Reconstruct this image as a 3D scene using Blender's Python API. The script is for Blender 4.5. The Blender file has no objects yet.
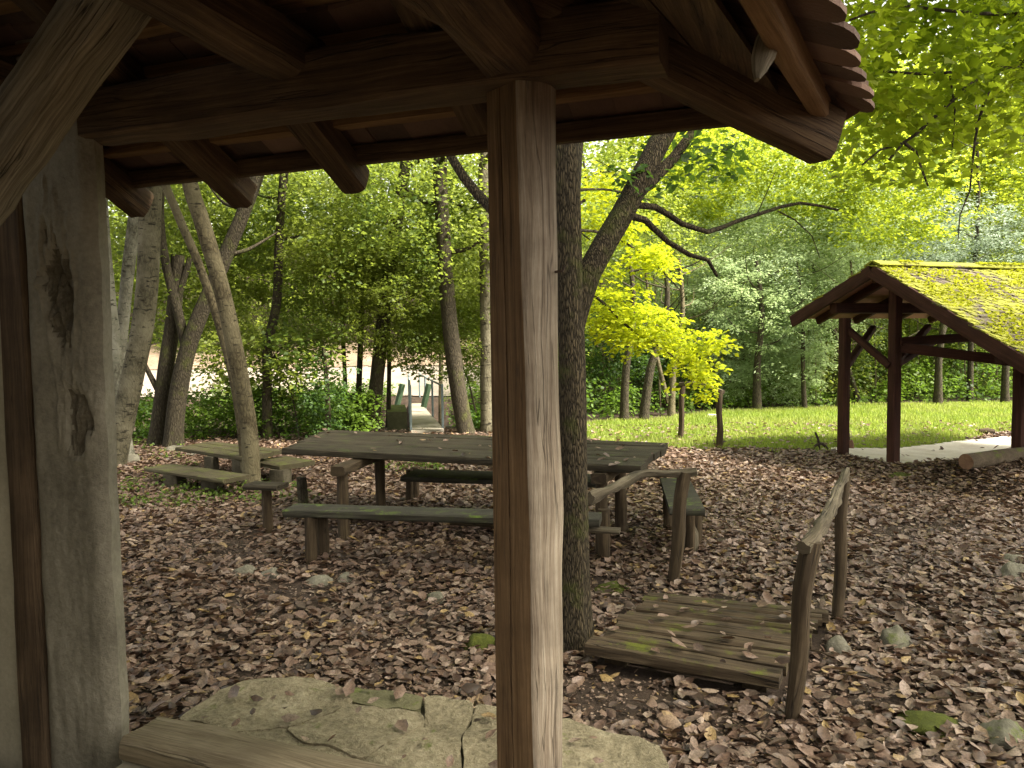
import bpy, math, random
import numpy as np
from mathutils import Vector, Matrix, noise as mnoise

random.seed(7)
RNG = np.random.default_rng(7)
R = math.radians
scene = bpy.context.scene
COL = scene.collection

# ------------------------------------------------------------------ camera
F = 769.0
EYE = Vector((0, 0, 1.78))
PITCH, ROLL = R(3.42), R(0.8)
fw = Vector((0, math.cos(PITCH), -math.sin(PITCH)))
r0 = Vector((1, 0, 0)); u0 = Vector((0, math.sin(PITCH), math.cos(PITCH)))
CR = r0 * math.cos(ROLL) - u0 * math.sin(ROLL)
CU = u0 * math.cos(ROLL) + r0 * math.sin(ROLL)
cam_d = bpy.data.cameras.new('camera'); cam = bpy.data.objects.new('camera', cam_d); COL.objects.link(cam)
cam_d.sensor_width = 36; cam_d.lens = F / 1024 * 36; cam_d.clip_end = 2000; cam_d.clip_start = .05
m3 = Matrix((CR, CU, -fw)).transposed()
cam.matrix_world = Matrix.Translation(EYE) @ m3.to_4x4()
scene.camera = cam

def smooth(a, b, x):
    t = min(1, max(0, (x - a) / (b - a))); return t * t * (3 - 2 * t)

def gz(x, y):
    """height of the ground"""
    z = 0.0
    if y > 22: z += .094 * (min(y, 30) - 22)
    if y > 30: z += .28 * (min(y, 62) - 30)
    z += .03 * math.sin(x * 1.1 + .5) * math.sin(y * .9) * smooth(3.2, 6, y)
    z += (.14 * smooth(4.9, 5.6, x) + .10 * smooth(5.6, 6.9, x)) * smooth(5.5, 8.3, y) * (1 - smooth(9.6, 10.5, y))
    z -= .10 * smooth(4.6, 6.5, x) * smooth(9.6, 11.0, y) * (1 - smooth(13, 16, y))
    z -= .9 * smooth(15.8, 17.2, y) * (1 - smooth(20.5, 22.5, y)) * (1 - smooth(-1.2, .6, x))   # the stream bed
    return z

def ray(px, py): return fw + CR * ((px - 512) / F) + CU * ((384 - py) / F)
def at(px, py, Y):
    d = ray(px, py); return EYE + d * (Y / d.y)
def on(px, py, z=0.0):
    d = ray(px, py); return EYE + d * ((z - EYE.z) / d.z)
def ong(px, py):
    z = 0.0
    for _ in range(12):
        p = on(px, py, z); z = .5 * z + .5 * gz(p.x, p.y)
    p = on(px, py, z); p.z = gz(p.x, p.y); return p

# ------------------------------------------------------------------ tagging
def tag(o, label=None, cat=None, group=None, kind=None):
    if label: o['label'] = label
    if cat: o['category'] = cat
    if group: o['group'] = group
    if kind: o['kind'] = kind
    return o
def empty(name, loc, label, cat, group=None, rz=0):
    o = bpy.data.objects.new(name, None); COL.objects.link(o); o.location = loc; o.rotation_euler.z = rz
    o.empty_display_size = .1
    return tag(o, label, cat, group)
def link(name, me, mats, parent=None):
    o = bpy.data.objects.new(name, me); COL.objects.link(o)
    for m in (mats if isinstance(mats, (list, tuple)) else [mats]): 
        if len(me.materials) < len(mats if isinstance(mats, (list, tuple)) else [mats]): me.materials.append(m)
    if parent is not None:
        o.parent = parent
        o.matrix_parent_inverse = (Matrix.Translation(parent.location) @ parent.rotation_euler.to_matrix().to_4x4()).inverted()
    return o

class MB:
    """collects geometry for ONE mesh object"""
    def __init__(s): s.v = []; s.f = []; s.uv = []; s.mi = []
    def face(s, idx, uv=None, mi=0):
        s.f.append(tuple(idx)); s.uv.append(uv or [(0, 0)] * len(idx)); s.mi.append(mi)
    def loft(s, rings, lens=None, cap=True, mi=0, mis=None, closed=True):
        base = len(s.v); n = len(rings[0]); off = random.random() * 20
        for r in rings: s.v += [tuple(p) for p in r]
        if lens is None:
            lens = [0]
            for a, b in zip(rings, rings[1:]):
                ca = sum((Vector(p) for p in a), Vector()) / n; cb = sum((Vector(p) for p in b), Vector()) / n
                lens.append(lens[-1] + (cb - ca).length)
        per = [0]
        for k in range(n): per.append(per[-1] + (Vector(rings[0][(k + 1) % n]) - Vector(rings[0][k])).length)
        for i in range(len(rings) - 1):
            for k in range(n if closed else n - 1):
                k2 = (k + 1) % n
                s.face((base + i * n + k, base + i * n + k2, base + (i + 1) * n + k2, base + (i + 1) * n + k),
                       [(lens[i] + off, per[k] + off), (lens[i] + off, per[k + 1] + off), (lens[i + 1] + off, per[k + 1] + off), (lens[i + 1] + off, per[k] + off)],
                       mis[k] if mis else mi)
        if cap:
            for j, rev in ((0, True), (len(rings) - 1, False)):
                ids = [base + j * n + k for k in range(n)]
                if rev: ids.reverse()
                c = sum((Vector(s.v[i]) for i in ids), Vector()) / n
                s.face(ids, [((Vector(s.v[i]) - c).x * .15 + off, (Vector(s.v[i]) - c).length * 1.0 + off + 3) for i in ids], mi)
    def beam(s, p0, p1, w, h, up=(0, 0, 1), seg=None, rough=.006, cham=.012, taper=1.0, mi=0, sag=0.0, bow=0.0):
        p0, p1 = Vector(p0), Vector(p1); d = p1 - p0; L = d.length; d.normalize()
        up = Vector(up); side = d.cross(up)
        if side.length < 1e-4: side = d.cross(Vector((0, 1, 0)))
        side.normalize(); upv = side.cross(d).normalized()
        seg = seg or max(2, int(L / .12)); rings = []; sd = random.random() * 100
        for i in range(seg + 1):
            t = i / seg; c = p0 + d * (L * t) + upv * (sag * math.sin(math.pi * t)) + side * (bow * math.sin(math.pi * t)); k = 1 + (taper - 1) * t
            hw, hh = w * k / 2, h * k / 2; ch = min(cham, hw * .6, hh * .6)
            sec = [(-hw + ch, -hh), (0, -hh), (hw - ch, -hh), (hw, -hh + ch), (hw, 0), (hw, hh - ch), (hw - ch, hh), (0, hh), (-hw + ch, hh), (-hw, hh - ch), (-hw, 0), (-hw, -hh + ch)]
            ring = []
            for q, (a, b) in enumerate(sec):
                nv = mnoise.noise((t * L * 3.1 + sd, q * .9 + sd, 0.3)) * rough
                l = math.hypot(a, b) or 1
                ring.append(c + side * (a * (1 + nv / l)) + upv * (b * (1 + nv / l)))
            rings.append(ring)
        s.loft(rings, mi=mi)
    def tube(s, pts, rad, n=10, rough=.0, fs=2.0, mi=0, cap=True, lobes=0, lobe=0.):
        pts = [Vector(p) for p in pts]; rings = []; sd = random.random() * 100
        t0 = (pts[1] - pts[0]).normalized()
        ref = Vector((1, 0, 0)) if abs(t0.x) < .9 else Vector((0, 1, 0))
        nx = (ref - t0 * ref.dot(t0)).normalized(); acc = 0
        for i, p in enumerate(pts):
            t = (pts[min(i + 1, len(pts) - 1)] - pts[max(i - 1, 0)]).normalized()
            nx = (nx - t * nx.dot(t)).normalized(); ny = t.cross(nx)
            if i: acc += (p - pts[i - 1]).length
            rr = rad[i]; ring = []
            for k in range(n):
                a = 2 * math.pi * k / n
                q = rr * (1 + rough * mnoise.noise((math.cos(a) * 1.3 + sd, math.sin(a) * 1.3, acc * fs)) + (lobe * math.sin(a * lobes + sd) * math.exp(-acc * 2.2) if lobes else 0))
                ring.append(p + nx * (q * math.cos(a)) + ny * (q * math.sin(a)))
            rings.append(ring)
        s.loft(rings, cap=cap, mi=mi)
    def box(s, x0, x1, y0, y1, z0, z1, fn=None, mi=0):
        fn = fn or (lambda x, y, z: Vector((x, y, z)))
        c = [fn(x, y, z) for z in (z0, z1) for x, y in ((x0, y0), (x1, y0), (x1, y1), (x0, y1))]
        b = len(s.v); s.v += [tuple(p) for p in c]
        for q in ((3, 2, 1, 0), (4, 5, 6, 7), (0, 1, 5, 4), (1, 2, 6, 5), (2, 3, 7, 6), (3, 0, 4, 7)):
            P = [Vector(c[i]) for i in q]; ex = (P[1] - P[0]).length; ey = (P[2] - P[1]).length
            s.face([b + i for i in q], [(0, 0), (ex, 0), (ex, ey), (0, ey)], mi)
    def mesh(s, name, smooth_=True, sharp=None):
        me = bpy.data.meshes.new(name); me.from_pydata(s.v, [], s.f)
        l = me.uv_layers.new(name='UVMap'); flat = [c for f in s.uv for uv in f for c in uv]
        l.data.foreach_set('uv', flat)
        me.polygons.foreach_set('material_index', s.mi)
        me.polygons.foreach_set('use_smooth', [smooth_] * len(s.f))
        me.update()
        if smooth_: 
            try: me.set_sharp_from_angle(angle=R(42))
            except Exception: pass
        return me
    def build(s, name, mats, parent=None, smooth_=True): return link(name, s.mesh(name, smooth_), mats, parent)

def densify(pts, step=.25):
    """catmull-rom through points"""
    P = [Vector(p) for p in pts]; out = []
    for i in range(len(P) - 1):
        a, b, c, d = P[max(i - 1, 0)], P[i], P[i + 1], P[min(i + 2, len(P) - 1)]
        n = max(1, int((c - b).length / step))
        for k in range(n):
            t = k / n
            out.append(.5 * ((2 * b) + (c - a) * t + (2 * a - 5 * b + 4 * c - d) * t * t + (3 * b - a - 3 * c + d) * t ** 3))
    out.append(P[-1]); return out
def lerp_rad(r0, r1, n, p=1.0): return [r0 + (r1 - r0) * (i / max(1, n - 1)) ** p for i in range(n)]

# ------------------------------------------------------------------ materials
def newmat(name):
    m = bpy.data.materials.new(name); m.use_nodes = True; nt = m.node_tree; nt.nodes.clear()
    out = nt.nodes.new('ShaderNodeOutputMaterial'); return m, nt, out
class N:
    def __init__(s, nt): s.nt = nt
    def n(s, t, **kw):
        nd = s.nt.nodes.new(t)
        for k, v in kw.items():
            if k.startswith('i_'):
                key = k[2:]; key = int(key) if key.isdigit() else key.replace('_', ' ')
                nd.inputs[key].default_value = v
            else: setattr(nd, k, v)
        return nd
    def l(s, a, b): s.nt.links.new(a, b)
    def ramp(s, fac, stops, interp='LINEAR'):
        nd = s.n('ShaderNodeValToRGB'); cr = nd.color_ramp; cr.interpolation = interp
        while len(cr.elements) < len(stops): cr.elements.new(.5)
        for e, (p, c) in zip(cr.elements, stops): e.position = p; e.color = (*c, 1) if len(c) == 3 else c
        s.l(fac, nd.inputs[0]); return nd.outputs[0]
    def mix(s, fac, a, b, blend='MIX'):
        nd = s.n('ShaderNodeMix', data_type='RGBA', blend_type=blend)
        for sock, v in ((nd.inputs[0], fac), (nd.inputs[6], a), (nd.inputs[7], b)):
            if hasattr(v, 'links'): s.l(v, sock)
            elif isinstance(v, (int, float)): sock.default_value = v
            else: sock.default_value = (*v, 1)
        return nd.outputs[2]
    def math(s, op, a, b=0.0):
        nd = s.n('ShaderNodeMath', operation=op)
        for sock, v in ((nd.inputs[0], a), (nd.inputs[1], b)):
            if hasattr(v, 'links'): s.l(v, sock)
            else: sock.default_value = v
        return nd.outputs[0]
    def noise(s, vec, scale, detail=4, rough=.6, dist=0):
        nd = s.n('ShaderNodeTexNoise', i_Scale=scale, i_Detail=detail, i_Roughness=rough, i_Distortion=dist)
        if vec is not None: s.l(vec, nd.inputs['Vector'])
        return nd.outputs[0]
    def mapping(s, vec, scale=(1, 1, 1)):
        nd = s.n('ShaderNodeMapping'); nd.inputs['Scale'].default_value = scale; s.l(vec, nd.inputs[0]); return nd.outputs[0]
    def bump(s, h, strength=.5, dist=.01, normal=None):
        nd = s.n('ShaderNodeBump', i_Strength=strength, i_Distance=dist); s.l(h, nd.inputs['Height'])
        if normal is not None: s.l(normal, nd.inputs['Normal'])
        return nd.outputs[0]

def wood(name, dark, mid, light, grain=38, cracks=.5, bump=.6, moss=0.0, mosscol=(.09, .13, .02), rough=.85, stain=.5, knot=True):
    m, nt, out = newmat(name); x = N(nt)
    uv = x.n('ShaderNodeTexCoord').outputs['UV']; ob = x.n('ShaderNodeNewGeometry').outputs['Position']
    wv = x.n('ShaderNodeVectorMath', operation='ADD')
    wob = x.n('ShaderNodeTexNoise', i_Scale=2.2, i_Detail=2); x.l(uv, wob.inputs['Vector'])
    ws = x.n('ShaderNodeVectorMath', operation='SCALE'); x.l(wob.outputs[1], ws.inputs[0]); ws.inputs['Scale'].default_value = .03
    x.l(uv, wv.inputs[0]); x.l(ws.outputs[0], wv.inputs[1]); uvw = wv.outputs[0]
    fine = x.noise(x.mapping(uvw, (4, grain * 6, 1)), 1, 6, .75)
    coarse = x.noise(x.mapping(uvw, (1.3, grain * 1.5, 1)), 1, 5, .65, .3)
    blot = x.noise(ob, 3.0, 5, .65)
    crackn = x.noise(x.mapping(uvw, (1.1, grain * 1.3, 1)), 1, 3, .5, .2); crmask = x.ramp(x.noise(x.mapping(uvw, (1.7, 9, 1)), 1, 2), [(.42, (0, 0, 0)), (.58, (1, 1, 1))])
    crack = x.ramp(x.math('ABSOLUTE', x.math('SUBTRACT', crackn, .5)), [(0, (0, 0, 0)), (.016, (1, 1, 1))])
    crack = x.mix(crmask, (1, 1, 1), crack)
    g = x.math('ADD', x.math('MULTIPLY', fine, .5), x.math('MULTIPLY', coarse, .5))
    c = x.ramp(g, [(.37, dark), (.5, mid), (.62, light)])
    c = x.mix(x.math('MULTIPLY', x.ramp(blot, [(.38, (0, 0, 0)), (.62, (1, 1, 1))]), stain), c, tuple(v * .5 for v in dark))
    c = x.mix(x.math('MULTIPLY', x.math('SUBTRACT', 1.0, crack), cracks), c, tuple(v * .25 for v in dark))
    if moss > 0:
        nz = x.n('ShaderNodeSeparateXYZ'); x.l(x.n('ShaderNodeNewGeometry').outputs['Normal'], nz.inputs[0])
        mm = x.math('MULTIPLY', x.ramp(x.noise(ob, 5.5, 6, .7), [(.56 - moss * .3, (0, 0, 0)), (.68 - moss * .2, (1, 1, 1))]), x.ramp(nz.outputs[2], [(.2, (.12, .12, .12)), (.8, (1, 1, 1))]))
        mc = x.mix(x.noise(ob, 60, 3), tuple(v * .5 for v in mosscol), tuple(min(1, v * 1.5) for v in mosscol))
        c = x.mix(mm, c, mc)
    h = x.math('ADD', x.math('MULTIPLY', g, .7), x.math('MULTIPLY', crack, .6 * cracks + .1))
    b = x.n('ShaderNodeBsdfPrincipled', i_Roughness=rough); b.inputs['Specular IOR Level'].default_value = .25
    x.l(c, b.inputs['Base Color']); x.l(x.bump(h, bump, .012), b.inputs['Normal']); x.l(b.outputs[0], out.inputs[0])
    return m

def bark(name, dark, light, sx=9, sz=1.6, bump=.8, moss=0.0, pale=None, lenticel=False, rw=.6):
    m, nt, out = newmat(name); x = N(nt)
    ob = x.n('ShaderNodeNewGeometry').outputs['Position']
    mp = x.mapping(ob, (sx, sx, sz))
    v = x.n('ShaderNodeTexVoronoi', feature='DISTANCE_TO_EDGE', i_Scale=2.4)
    w = x.n('ShaderNodeVectorMath', operation='ADD'); nn = x.n('ShaderNodeTexNoise', i_Scale=1.2, i_Detail=4); x.l(mp, nn.inputs['Vector'])
    sc = x.n('ShaderNodeVectorMath', operation='SCALE'); x.l(nn.outputs[1], sc.inputs[0]); sc.inputs['Scale'].default_value = .8
    x.l(mp, w.inputs[0]); x.l(sc.outputs[0], w.inputs[1]); x.l(w.outputs[0], v.inputs['Vector'])
    ridge = x.ramp(v.outputs[0], [(0, (0, 0, 0)), (.25, (1, 1, 1))])
    fine = x.noise(mp, 5, 6, .7); blot = x.noise(ob, 2.3, 5, .6)
    h = x.math('ADD', x.math('MULTIPLY', ridge, rw), x.math('MULTIPLY', fine, 1 - rw))
    c = x.ramp(h, [(.2, dark), (.85, light)] if rw > .4 else [(.36, dark), (.66, light)])
    if pale: c = x.mix(x.ramp(blot, [(.4, (0, 0, 0)), (.62, (1, 1, 1))]), c, pale)
    if lenticel:
        sp = x.noise(x.mapping(ob, (7, 7, 24)), 1.1, 2, .5)
        c = x.mix(x.ramp(sp, [(.60, (0, 0, 0)), (.67, (.85, .85, .85))]), c, tuple(q * .35 for q in dark))
    if moss > 0:
        mm = x.ramp(x.noise(ob, 3.3, 6, .7), [(.6 - .3 * moss, (0, 0, 0)), (.75 - .2 * moss, (.9, .9, .9))])
        c = x.mix(mm, c, (.075, .085, .018))
    b = x.n('ShaderNodeBsdfPrincipled', i_Roughness=.9); b.inputs['Specular IOR Level'].default_value = .2
    x.l(c, b.inputs['Base Color']); x.l(x.bump(h, bump, .025), b.inputs['Normal']); x.l(b.outputs[0], out.inputs[0])
    return m

def leaf(name, cols, trans, fac=.45, clump=None, rough=.55, spec=.25, cs=.55, mottle=0.0):
    """cols: colours by leaf; trans: colour of the light that passes"""
    m, nt, out = newmat(name); x = N(nt)
    geo = x.n('ShaderNodeNewGeometry'); rnd = geo.outputs['Random Per Island']
    st = [(i / max(1, len(cols) - 1), c) for i, c in enumerate(cols)]
    c = x.ramp(rnd, st)
    if clump:
        cn = x.ramp(x.noise(geo.outputs['Position'], cs, 3, .5), [(.42, (0, 0, 0)), (.6, (1, 1, 1))])
        c = x.mix(x.math('MULTIPLY', cn, .8), c, x.mix(rnd, tuple(v * .7 for v in clump), tuple(v * 1.3 for v in clump)))
    if mottle:
        mo = x.ramp(x.noise(geo.outputs['Position'], 95, 4, .7), [(.38, (.45, .42, .40)), (.6, (1.35, 1.3, 1.25))])
        c = x.mix(mottle, c, mo, 'MULTIPLY')
    b = x.n('ShaderNodeBsdfPrincipled', i_Roughness=rough); b.inputs['Specular IOR Level'].default_value = spec
    x.l(c, b.inputs['Base Color'])
    t = x.n('ShaderNodeBsdfTranslucent'); x.l(x.mix(.6, c, trans, 'MIX'), t.inputs[0])
    mx = x.n('ShaderNodeMixShader'); mx.inputs[0].default_value = fac
    x.l(b.outputs[0], mx.inputs[1]); x.l(t.outputs[0], mx.inputs[2]); x.l(mx.outputs[0], out.inputs[0])
    return m

def _unused(): pass
def surf(name, c1, c2, c3=None, scale=4, bump=.4, bd=.02, rough=.9, fine=40, moss=0.0):
    m, nt, out = newmat(name); x = N(nt)
    ob = x.n('ShaderNodeNewGeometry').outputs['Position']
    a = x.noise(ob, scale, 8, .65); f = x.noise(ob, fine, 6, .7)
    g = x.math('ADD', x.math('MULTIPLY', a, .6), x.math('MULTIPLY', f, .4))
    c = x.ramp(g, [(.32, c1), (.52, c2), (.7, c3 or c2)])
    if moss:
        nz = x.n('ShaderNodeSeparateXYZ'); x.l(x.n('ShaderNodeNewGeometry').outputs['Normal'], nz.inputs[0])
        mm = x.math('MULTIPLY', x.ramp(x.noise(ob, 6, 6, .7), [(.62 - moss * .3, (0, 0, 0)), (.72 - moss * .25, (1, 1, 1))]), x.ramp(nz.outputs[2], [(.2, (0, 0, 0)), (.7, (1, 1, 1))]))
        c = x.mix(mm, c, x.mix(f, (.05, .065, .01), (.15, .18, .03)))
    b = x.n('ShaderNodeBsdfPrincipled', i_Roughness=rough); b.inputs['Specular IOR Level'].default_value = .25
    x.l(c, b.inputs['Base Color']); x.l(x.bump(g, bump, bd), b.inputs['Normal']); x.l(b.outputs[0], out.inputs[0])
    return m

M = {}
M['plankbrown'] = wood('brown_planed_wood', (.075, .042, .019), (.145, .088, .043), (.215, .138, .075), grain=30, cracks=.6, bump=.7, stain=.45)
M['palewood'] = wood('pale_barked_wood', (.11, .078, .052), (.235, .188, .138), (.38, .325, .25), grain=26, cracks=.6, bump=.9, stain=.45)
M['roofwood'] = wood('dark_roof_wood', (.034, .020, .011), (.078, .047, .025), (.135, .088, .048), grain=24, cracks=.7, bump=.9, stain=.4)
M['batten'] = wood('batten_wood', (.10, .054, .022), (.16, .092, .042), (.225, .135, .07), grain=30, cracks=.2, bump=.3, stain=.3)
M['greylog'] = wood('weathered_brace_wood', (.06, .048, .031), (.145, .122, .085), (.25, .215, .158), grain=26, cracks=.95, bump=1.0, stain=.25)
M['sill'] = wood('weathered_sill_wood', (.09, .068, .04), (.165, .132, .085), (.24, .198, .135), grain=16, cracks=.8, bump=.8, stain=.25)
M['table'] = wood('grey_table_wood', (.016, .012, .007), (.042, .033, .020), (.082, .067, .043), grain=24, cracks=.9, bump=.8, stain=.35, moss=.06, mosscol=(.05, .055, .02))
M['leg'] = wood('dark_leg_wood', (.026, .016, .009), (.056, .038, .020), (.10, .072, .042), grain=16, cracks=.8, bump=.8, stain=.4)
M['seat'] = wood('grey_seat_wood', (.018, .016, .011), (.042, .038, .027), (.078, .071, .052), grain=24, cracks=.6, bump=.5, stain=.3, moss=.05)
M['deck'] = wood('footbridge_deck_wood', (.020, .013, .007), (.056, .038, .021), (.11, .080, .047), grain=18, cracks=1.0, bump=1.0, stain=.15, moss=.10, mosscol=(.08, .09, .008))
M['rail'] = wood('grey_rail_wood', (.04, .029, .018), (.10, .08, .052), (.18, .15, .105), grain=20, cracks=1.0, bump=1.0, stain=.4)
M['redwood'] = wood('red_stained_wood', (.022, .008, .005), (.046, .017, .011), (.075, .030, .020), grain=20, cracks=.4, bump=.4, stain=.4)
M['redlight'] = wood('pink_soffit_wood', (.20, .10, .07), (.28, .15, .105), (.34, .2, .15), grain=14, cracks=.2, bump=.2, stain=.3)
M['mosswood'] = wood('mossy_table_wood', (.035, .027, .015), (.072, .060, .033), (.115, .10, .058), grain=20, cracks=.8, bump=.8, stain=.3, moss=.3, mosscol=(.075, .08, .022))
M['stonewood'] = surf('mossy_stone_leg', (.03, .025, .016), (.065, .055, .036), (.11, .096, .066), scale=5, bump=.7, moss=.2)
M['logwood'] = surf('log_bark', (.05, .036, .024), (.10, .075, .05), (.16, .125, .088), scale=7, bump=.8, bd=.02, fine=50, moss=.35)
M['logend'] = surf('sawn_log_end', (.09, .05, .03), (.17, .095, .06), (.22, .14, .09), scale=12, bump=.5)
M['tile'] = surf('clay_roof_tile', (.038, .022, .015), (.075, .044, .031), (.12, .074, .053), scale=3, bump=.4, fine=60, moss=.3)
def tile_mat():
    m, nt, out = newmat('clay_roof_tile'); x = N(nt); g = x.n('ShaderNodeNewGeometry'); ob = g.outputs['Position']
    c = x.ramp(x.math('ADD', x.math('MULTIPLY', g.outputs['Random Per Island'], .65), x.math('MULTIPLY', x.noise(ob, 9, 5, .7), .45)), [(.1, (.03, .016, .011)), (.5, (.085, .046, .031)), (.95, (.17, .10, .072))])
    b = x.n('ShaderNodeBsdfPrincipled', i_Roughness=.9); x.l(c, b.inputs['Base Color']); x.l(x.bump(x.noise(ob, 60, 5), .4, .01), b.inputs['Normal']); x.l(b.outputs[0], out.inputs[0])
    return m
M['tile'] = tile_mat()
M['board'] = wood('old_wall_board', (.038, .024, .013), (.085, .055, .031), (.14, .096, .058), grain=26, cracks=.7, bump=.8, stain=.5)
M['plaster'] = surf('old_lime_plaster', (.20, .18, .13), (.29, .26, .19), (.37, .335, .25), scale=2.4, bump=.5, bd=.015, fine=50)
M['pillar'] = surf('grey_hewn_trunk', (.095, .084, .062), (.185, .167, .127), (.265, .243, .19), scale=2.6, bump=.9, bd=.02, fine=40)
M['scar'] = surf('bark_scar', (.05, .041, .028), (.11, .094, .066), (.185, .163, .12), scale=26, bump=1.0, bd=.02, fine=80)
M['floor'] = surf('porch_floor_stone', (.13, .115, .08), (.19, .17, .12), (.25, .225, .165), scale=3, bump=.3)
M['flag'] = surf('limestone_flag', (.10, .083, .05), (.26, .22, .142), (.40, .35, .24), scale=4.5, bump=1.0, bd=.05, fine=36, moss=.02)
M['flagmoss'] = surf('mossy_flag', (.07, .066, .034), (.13, .12, .065), (.19, .17, .10), scale=4, bump=.9, bd=.03, fine=26, moss=.15)
M['rock'] = surf('grey_rock', (.075, .068, .05), (.15, .138, .105), (.23, .212, .165), scale=5, bump=.9, bd=.03, fine=30)
M['rockmoss'] = surf('mossy_rock', (.06, .056, .04), (.12, .112, .082), (.19, .175, .135), scale=5, bump=.9, bd=.03, fine=30, moss=.4)
M['joint'] = surf('sandy_joint', (.04, .032, .02), (.095, .078, .05), (.14, .118, .08), scale=8, bump=1.0, bd=.02, fine=70)
M['moss'] = surf('green_moss', (.03, .037, .006), (.065, .076, .010), (.11, .122, .018), scale=14, bump=1.0, bd=.03, fine=120)
M['soil'] = surf('forest_soil', (.018, .012, .009), (.045, .030, .021), (.09, .06, .042), scale=6, bump=1.0, bd=.03, fine=55)
M['sand'] = surf('pale_sand', (.42, .365, .295), (.60, .56, .48), (.73, .69, .62), scale=2.2, bump=.5, bd=.01, fine=45)
M['road'] = surf('pale_gravel_road', (.14, .115, .092), (.23, .195, .165), (.31, .27, .235), scale=.6, bump=.5, fine=12)
M['bank'] = surf('reddish_earth_bank', (.11, .075, .05), (.20, .145, .105), (.28, .215, .165), scale=.9, bump=.8, bd=.1, fine=6)
M['iron'] = surf('rusted_iron', (.02, .014, .011), (.045, .03, .022), (.08, .05, .035), scale=20, bump=.5, rough=.7)
M['greenpaint'] = surf('green_painted_steel', (.03, .055, .03), (.05, .085, .045), (.07, .11, .06), scale=9, bump=.1, rough=.6)
M['bluesteel'] = surf('pale_blue_steel', (.12, .15, .16), (.19, .235, .255), (.26, .31, .33), scale=9, bump=.1, rough=.55)
M['concrete'] = surf('pale_bridge_deck', (.20, .175, .135), (.29, .26, .21), (.36, .33, .27), scale=2, bump=.4)
M['concretemoss'] = surf('mossy_abutment', (.03, .032, .015), (.07, .068, .035), (.11, .105, .065), scale=6, bump=.9, moss=.7)
M['water'] = surf('stream_water', (.02, .028, .022), (.03, .04, .03), (.04, .05, .04), scale=3, bump=.2, rough=.08)
# bark
M['barkoak'] = bark('furrowed_dark_bark', (.014, .010, .006), (.11, .085, .05), 42, 6.5, 1.0, moss=.22)
M['barkpale'] = bark('smooth_pale_bark', (.034, .029, .017), (.10, .087, .054), 8, 4, .8, pale=(.155, .138, .093), lenticel=True, rw=.2)
M['barkwhite'] = bark('white_birch_bark', (.07, .065, .046), (.17, .16, .12), 8, 4, .8, pale=(.25, .238, .19), lenticel=True, rw=.2)
M['barktan'] = bark('tan_smooth_bark', (.036, .028, .015), (.095, .077, .042), 8, 4, .8, pale=(.125, .106, .062), lenticel=True, rw=.2)
M['barkdark'] = bark('dark_bark', (.020, .016, .010), (.08, .066, .043), 18, 4, .8, moss=.2, rw=.45)
M['twig'] = bark('dark_twig_bark', (.025, .019, .014), (.07, .055, .04), 10, 4, .4)
# leaves
M['lf_green'] = leaf('mid_green_leaf', [(.034, .066, .010), (.066, .112, .016), (.12, .168, .028)], (.42, .52, .07), .5, clump=(.17, .20, .03), spec=.35)
M['lf_dark'] = leaf('dark_green_leaf', [(.022, .052, .010), (.034, .075, .014), (.055, .105, .018)], (.2, .36, .04), .42, spec=.4)
M['lf_bright'] = leaf('bright_yellow_green_leaf', [(.10, .165, .014), (.16, .22, .018), (.25, .285, .022)], (.68, .78, .05), .55, clump=(.075, .135, .02), spec=.2, cs=.9)
M['lf_yellow'] = leaf('yellow_maple_leaf', [(.22, .29, .012), (.33, .40, .015), (.46, .49, .018)], (.86, .92, .03), .5, spec=.2)
M['lf_grey'] = leaf('grey_green_leaflet', [(.17, .245, .12), (.235, .32, .175), (.31, .39, .23)], (.6, .74, .36), .48, clump=(.20, .28, .08), spec=.45)
M['lf_blue'] = leaf('blue_grey_leaflet', [(.17, .23, .17), (.23, .30, .22), (.31, .37, .28)], (.4, .5, .33), .35, spec=.45)
M['lf_maple'] = leaf('green_maple_leaf', [(.045, .10, .008), (.08, .15, .012), (.15, .22, .016)], (.62, .76, .04), .58, clump=(.22, .25, .015), spec=.3, cs=.8)
M['lf_hedge'] = leaf('hedge_leaf', [(.03, .065, .010), (.05, .10, .014), (.085, .15, .02)], (.25, .42, .04), .4, clump=(.12, .19, .02), spec=.3)
M['lf_ground'] = leaf('low_plant_leaf', [(.05, .085, .014), (.085, .135, .02), (.14, .19, .035)], (.25, .38, .05), .4)
M['lf_moss'] = leaf('roof_moss_tuft', [(.14, .16, .009), (.25, .26, .014), (.37, .36, .022)], (.5, .55, .03), .35, spec=.1)
M['grass'] = leaf('lawn_grass', [(.09, .14, .018), (.14, .20, .026), (.20, .265, .04), (.29, .32, .07)], (.48, .62, .08), .4, clump=(.24, .25, .07), spec=.3, cs=.7)
M['litter'] = leaf('fallen_leaf', [(.030, .017, .011), (.072, .043, .029), (.135, .086, .061), (.19, .128, .097), (.058, .034, .022), (.245, .18, .142), (.042, .024, .016), (.31, .24, .19), (.11, .064, .043), (.21, .147, .113), (.26, .18, .07)], (.25, .13, .07), .12, rough=.5, spec=.45, mottle=.75)

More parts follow.
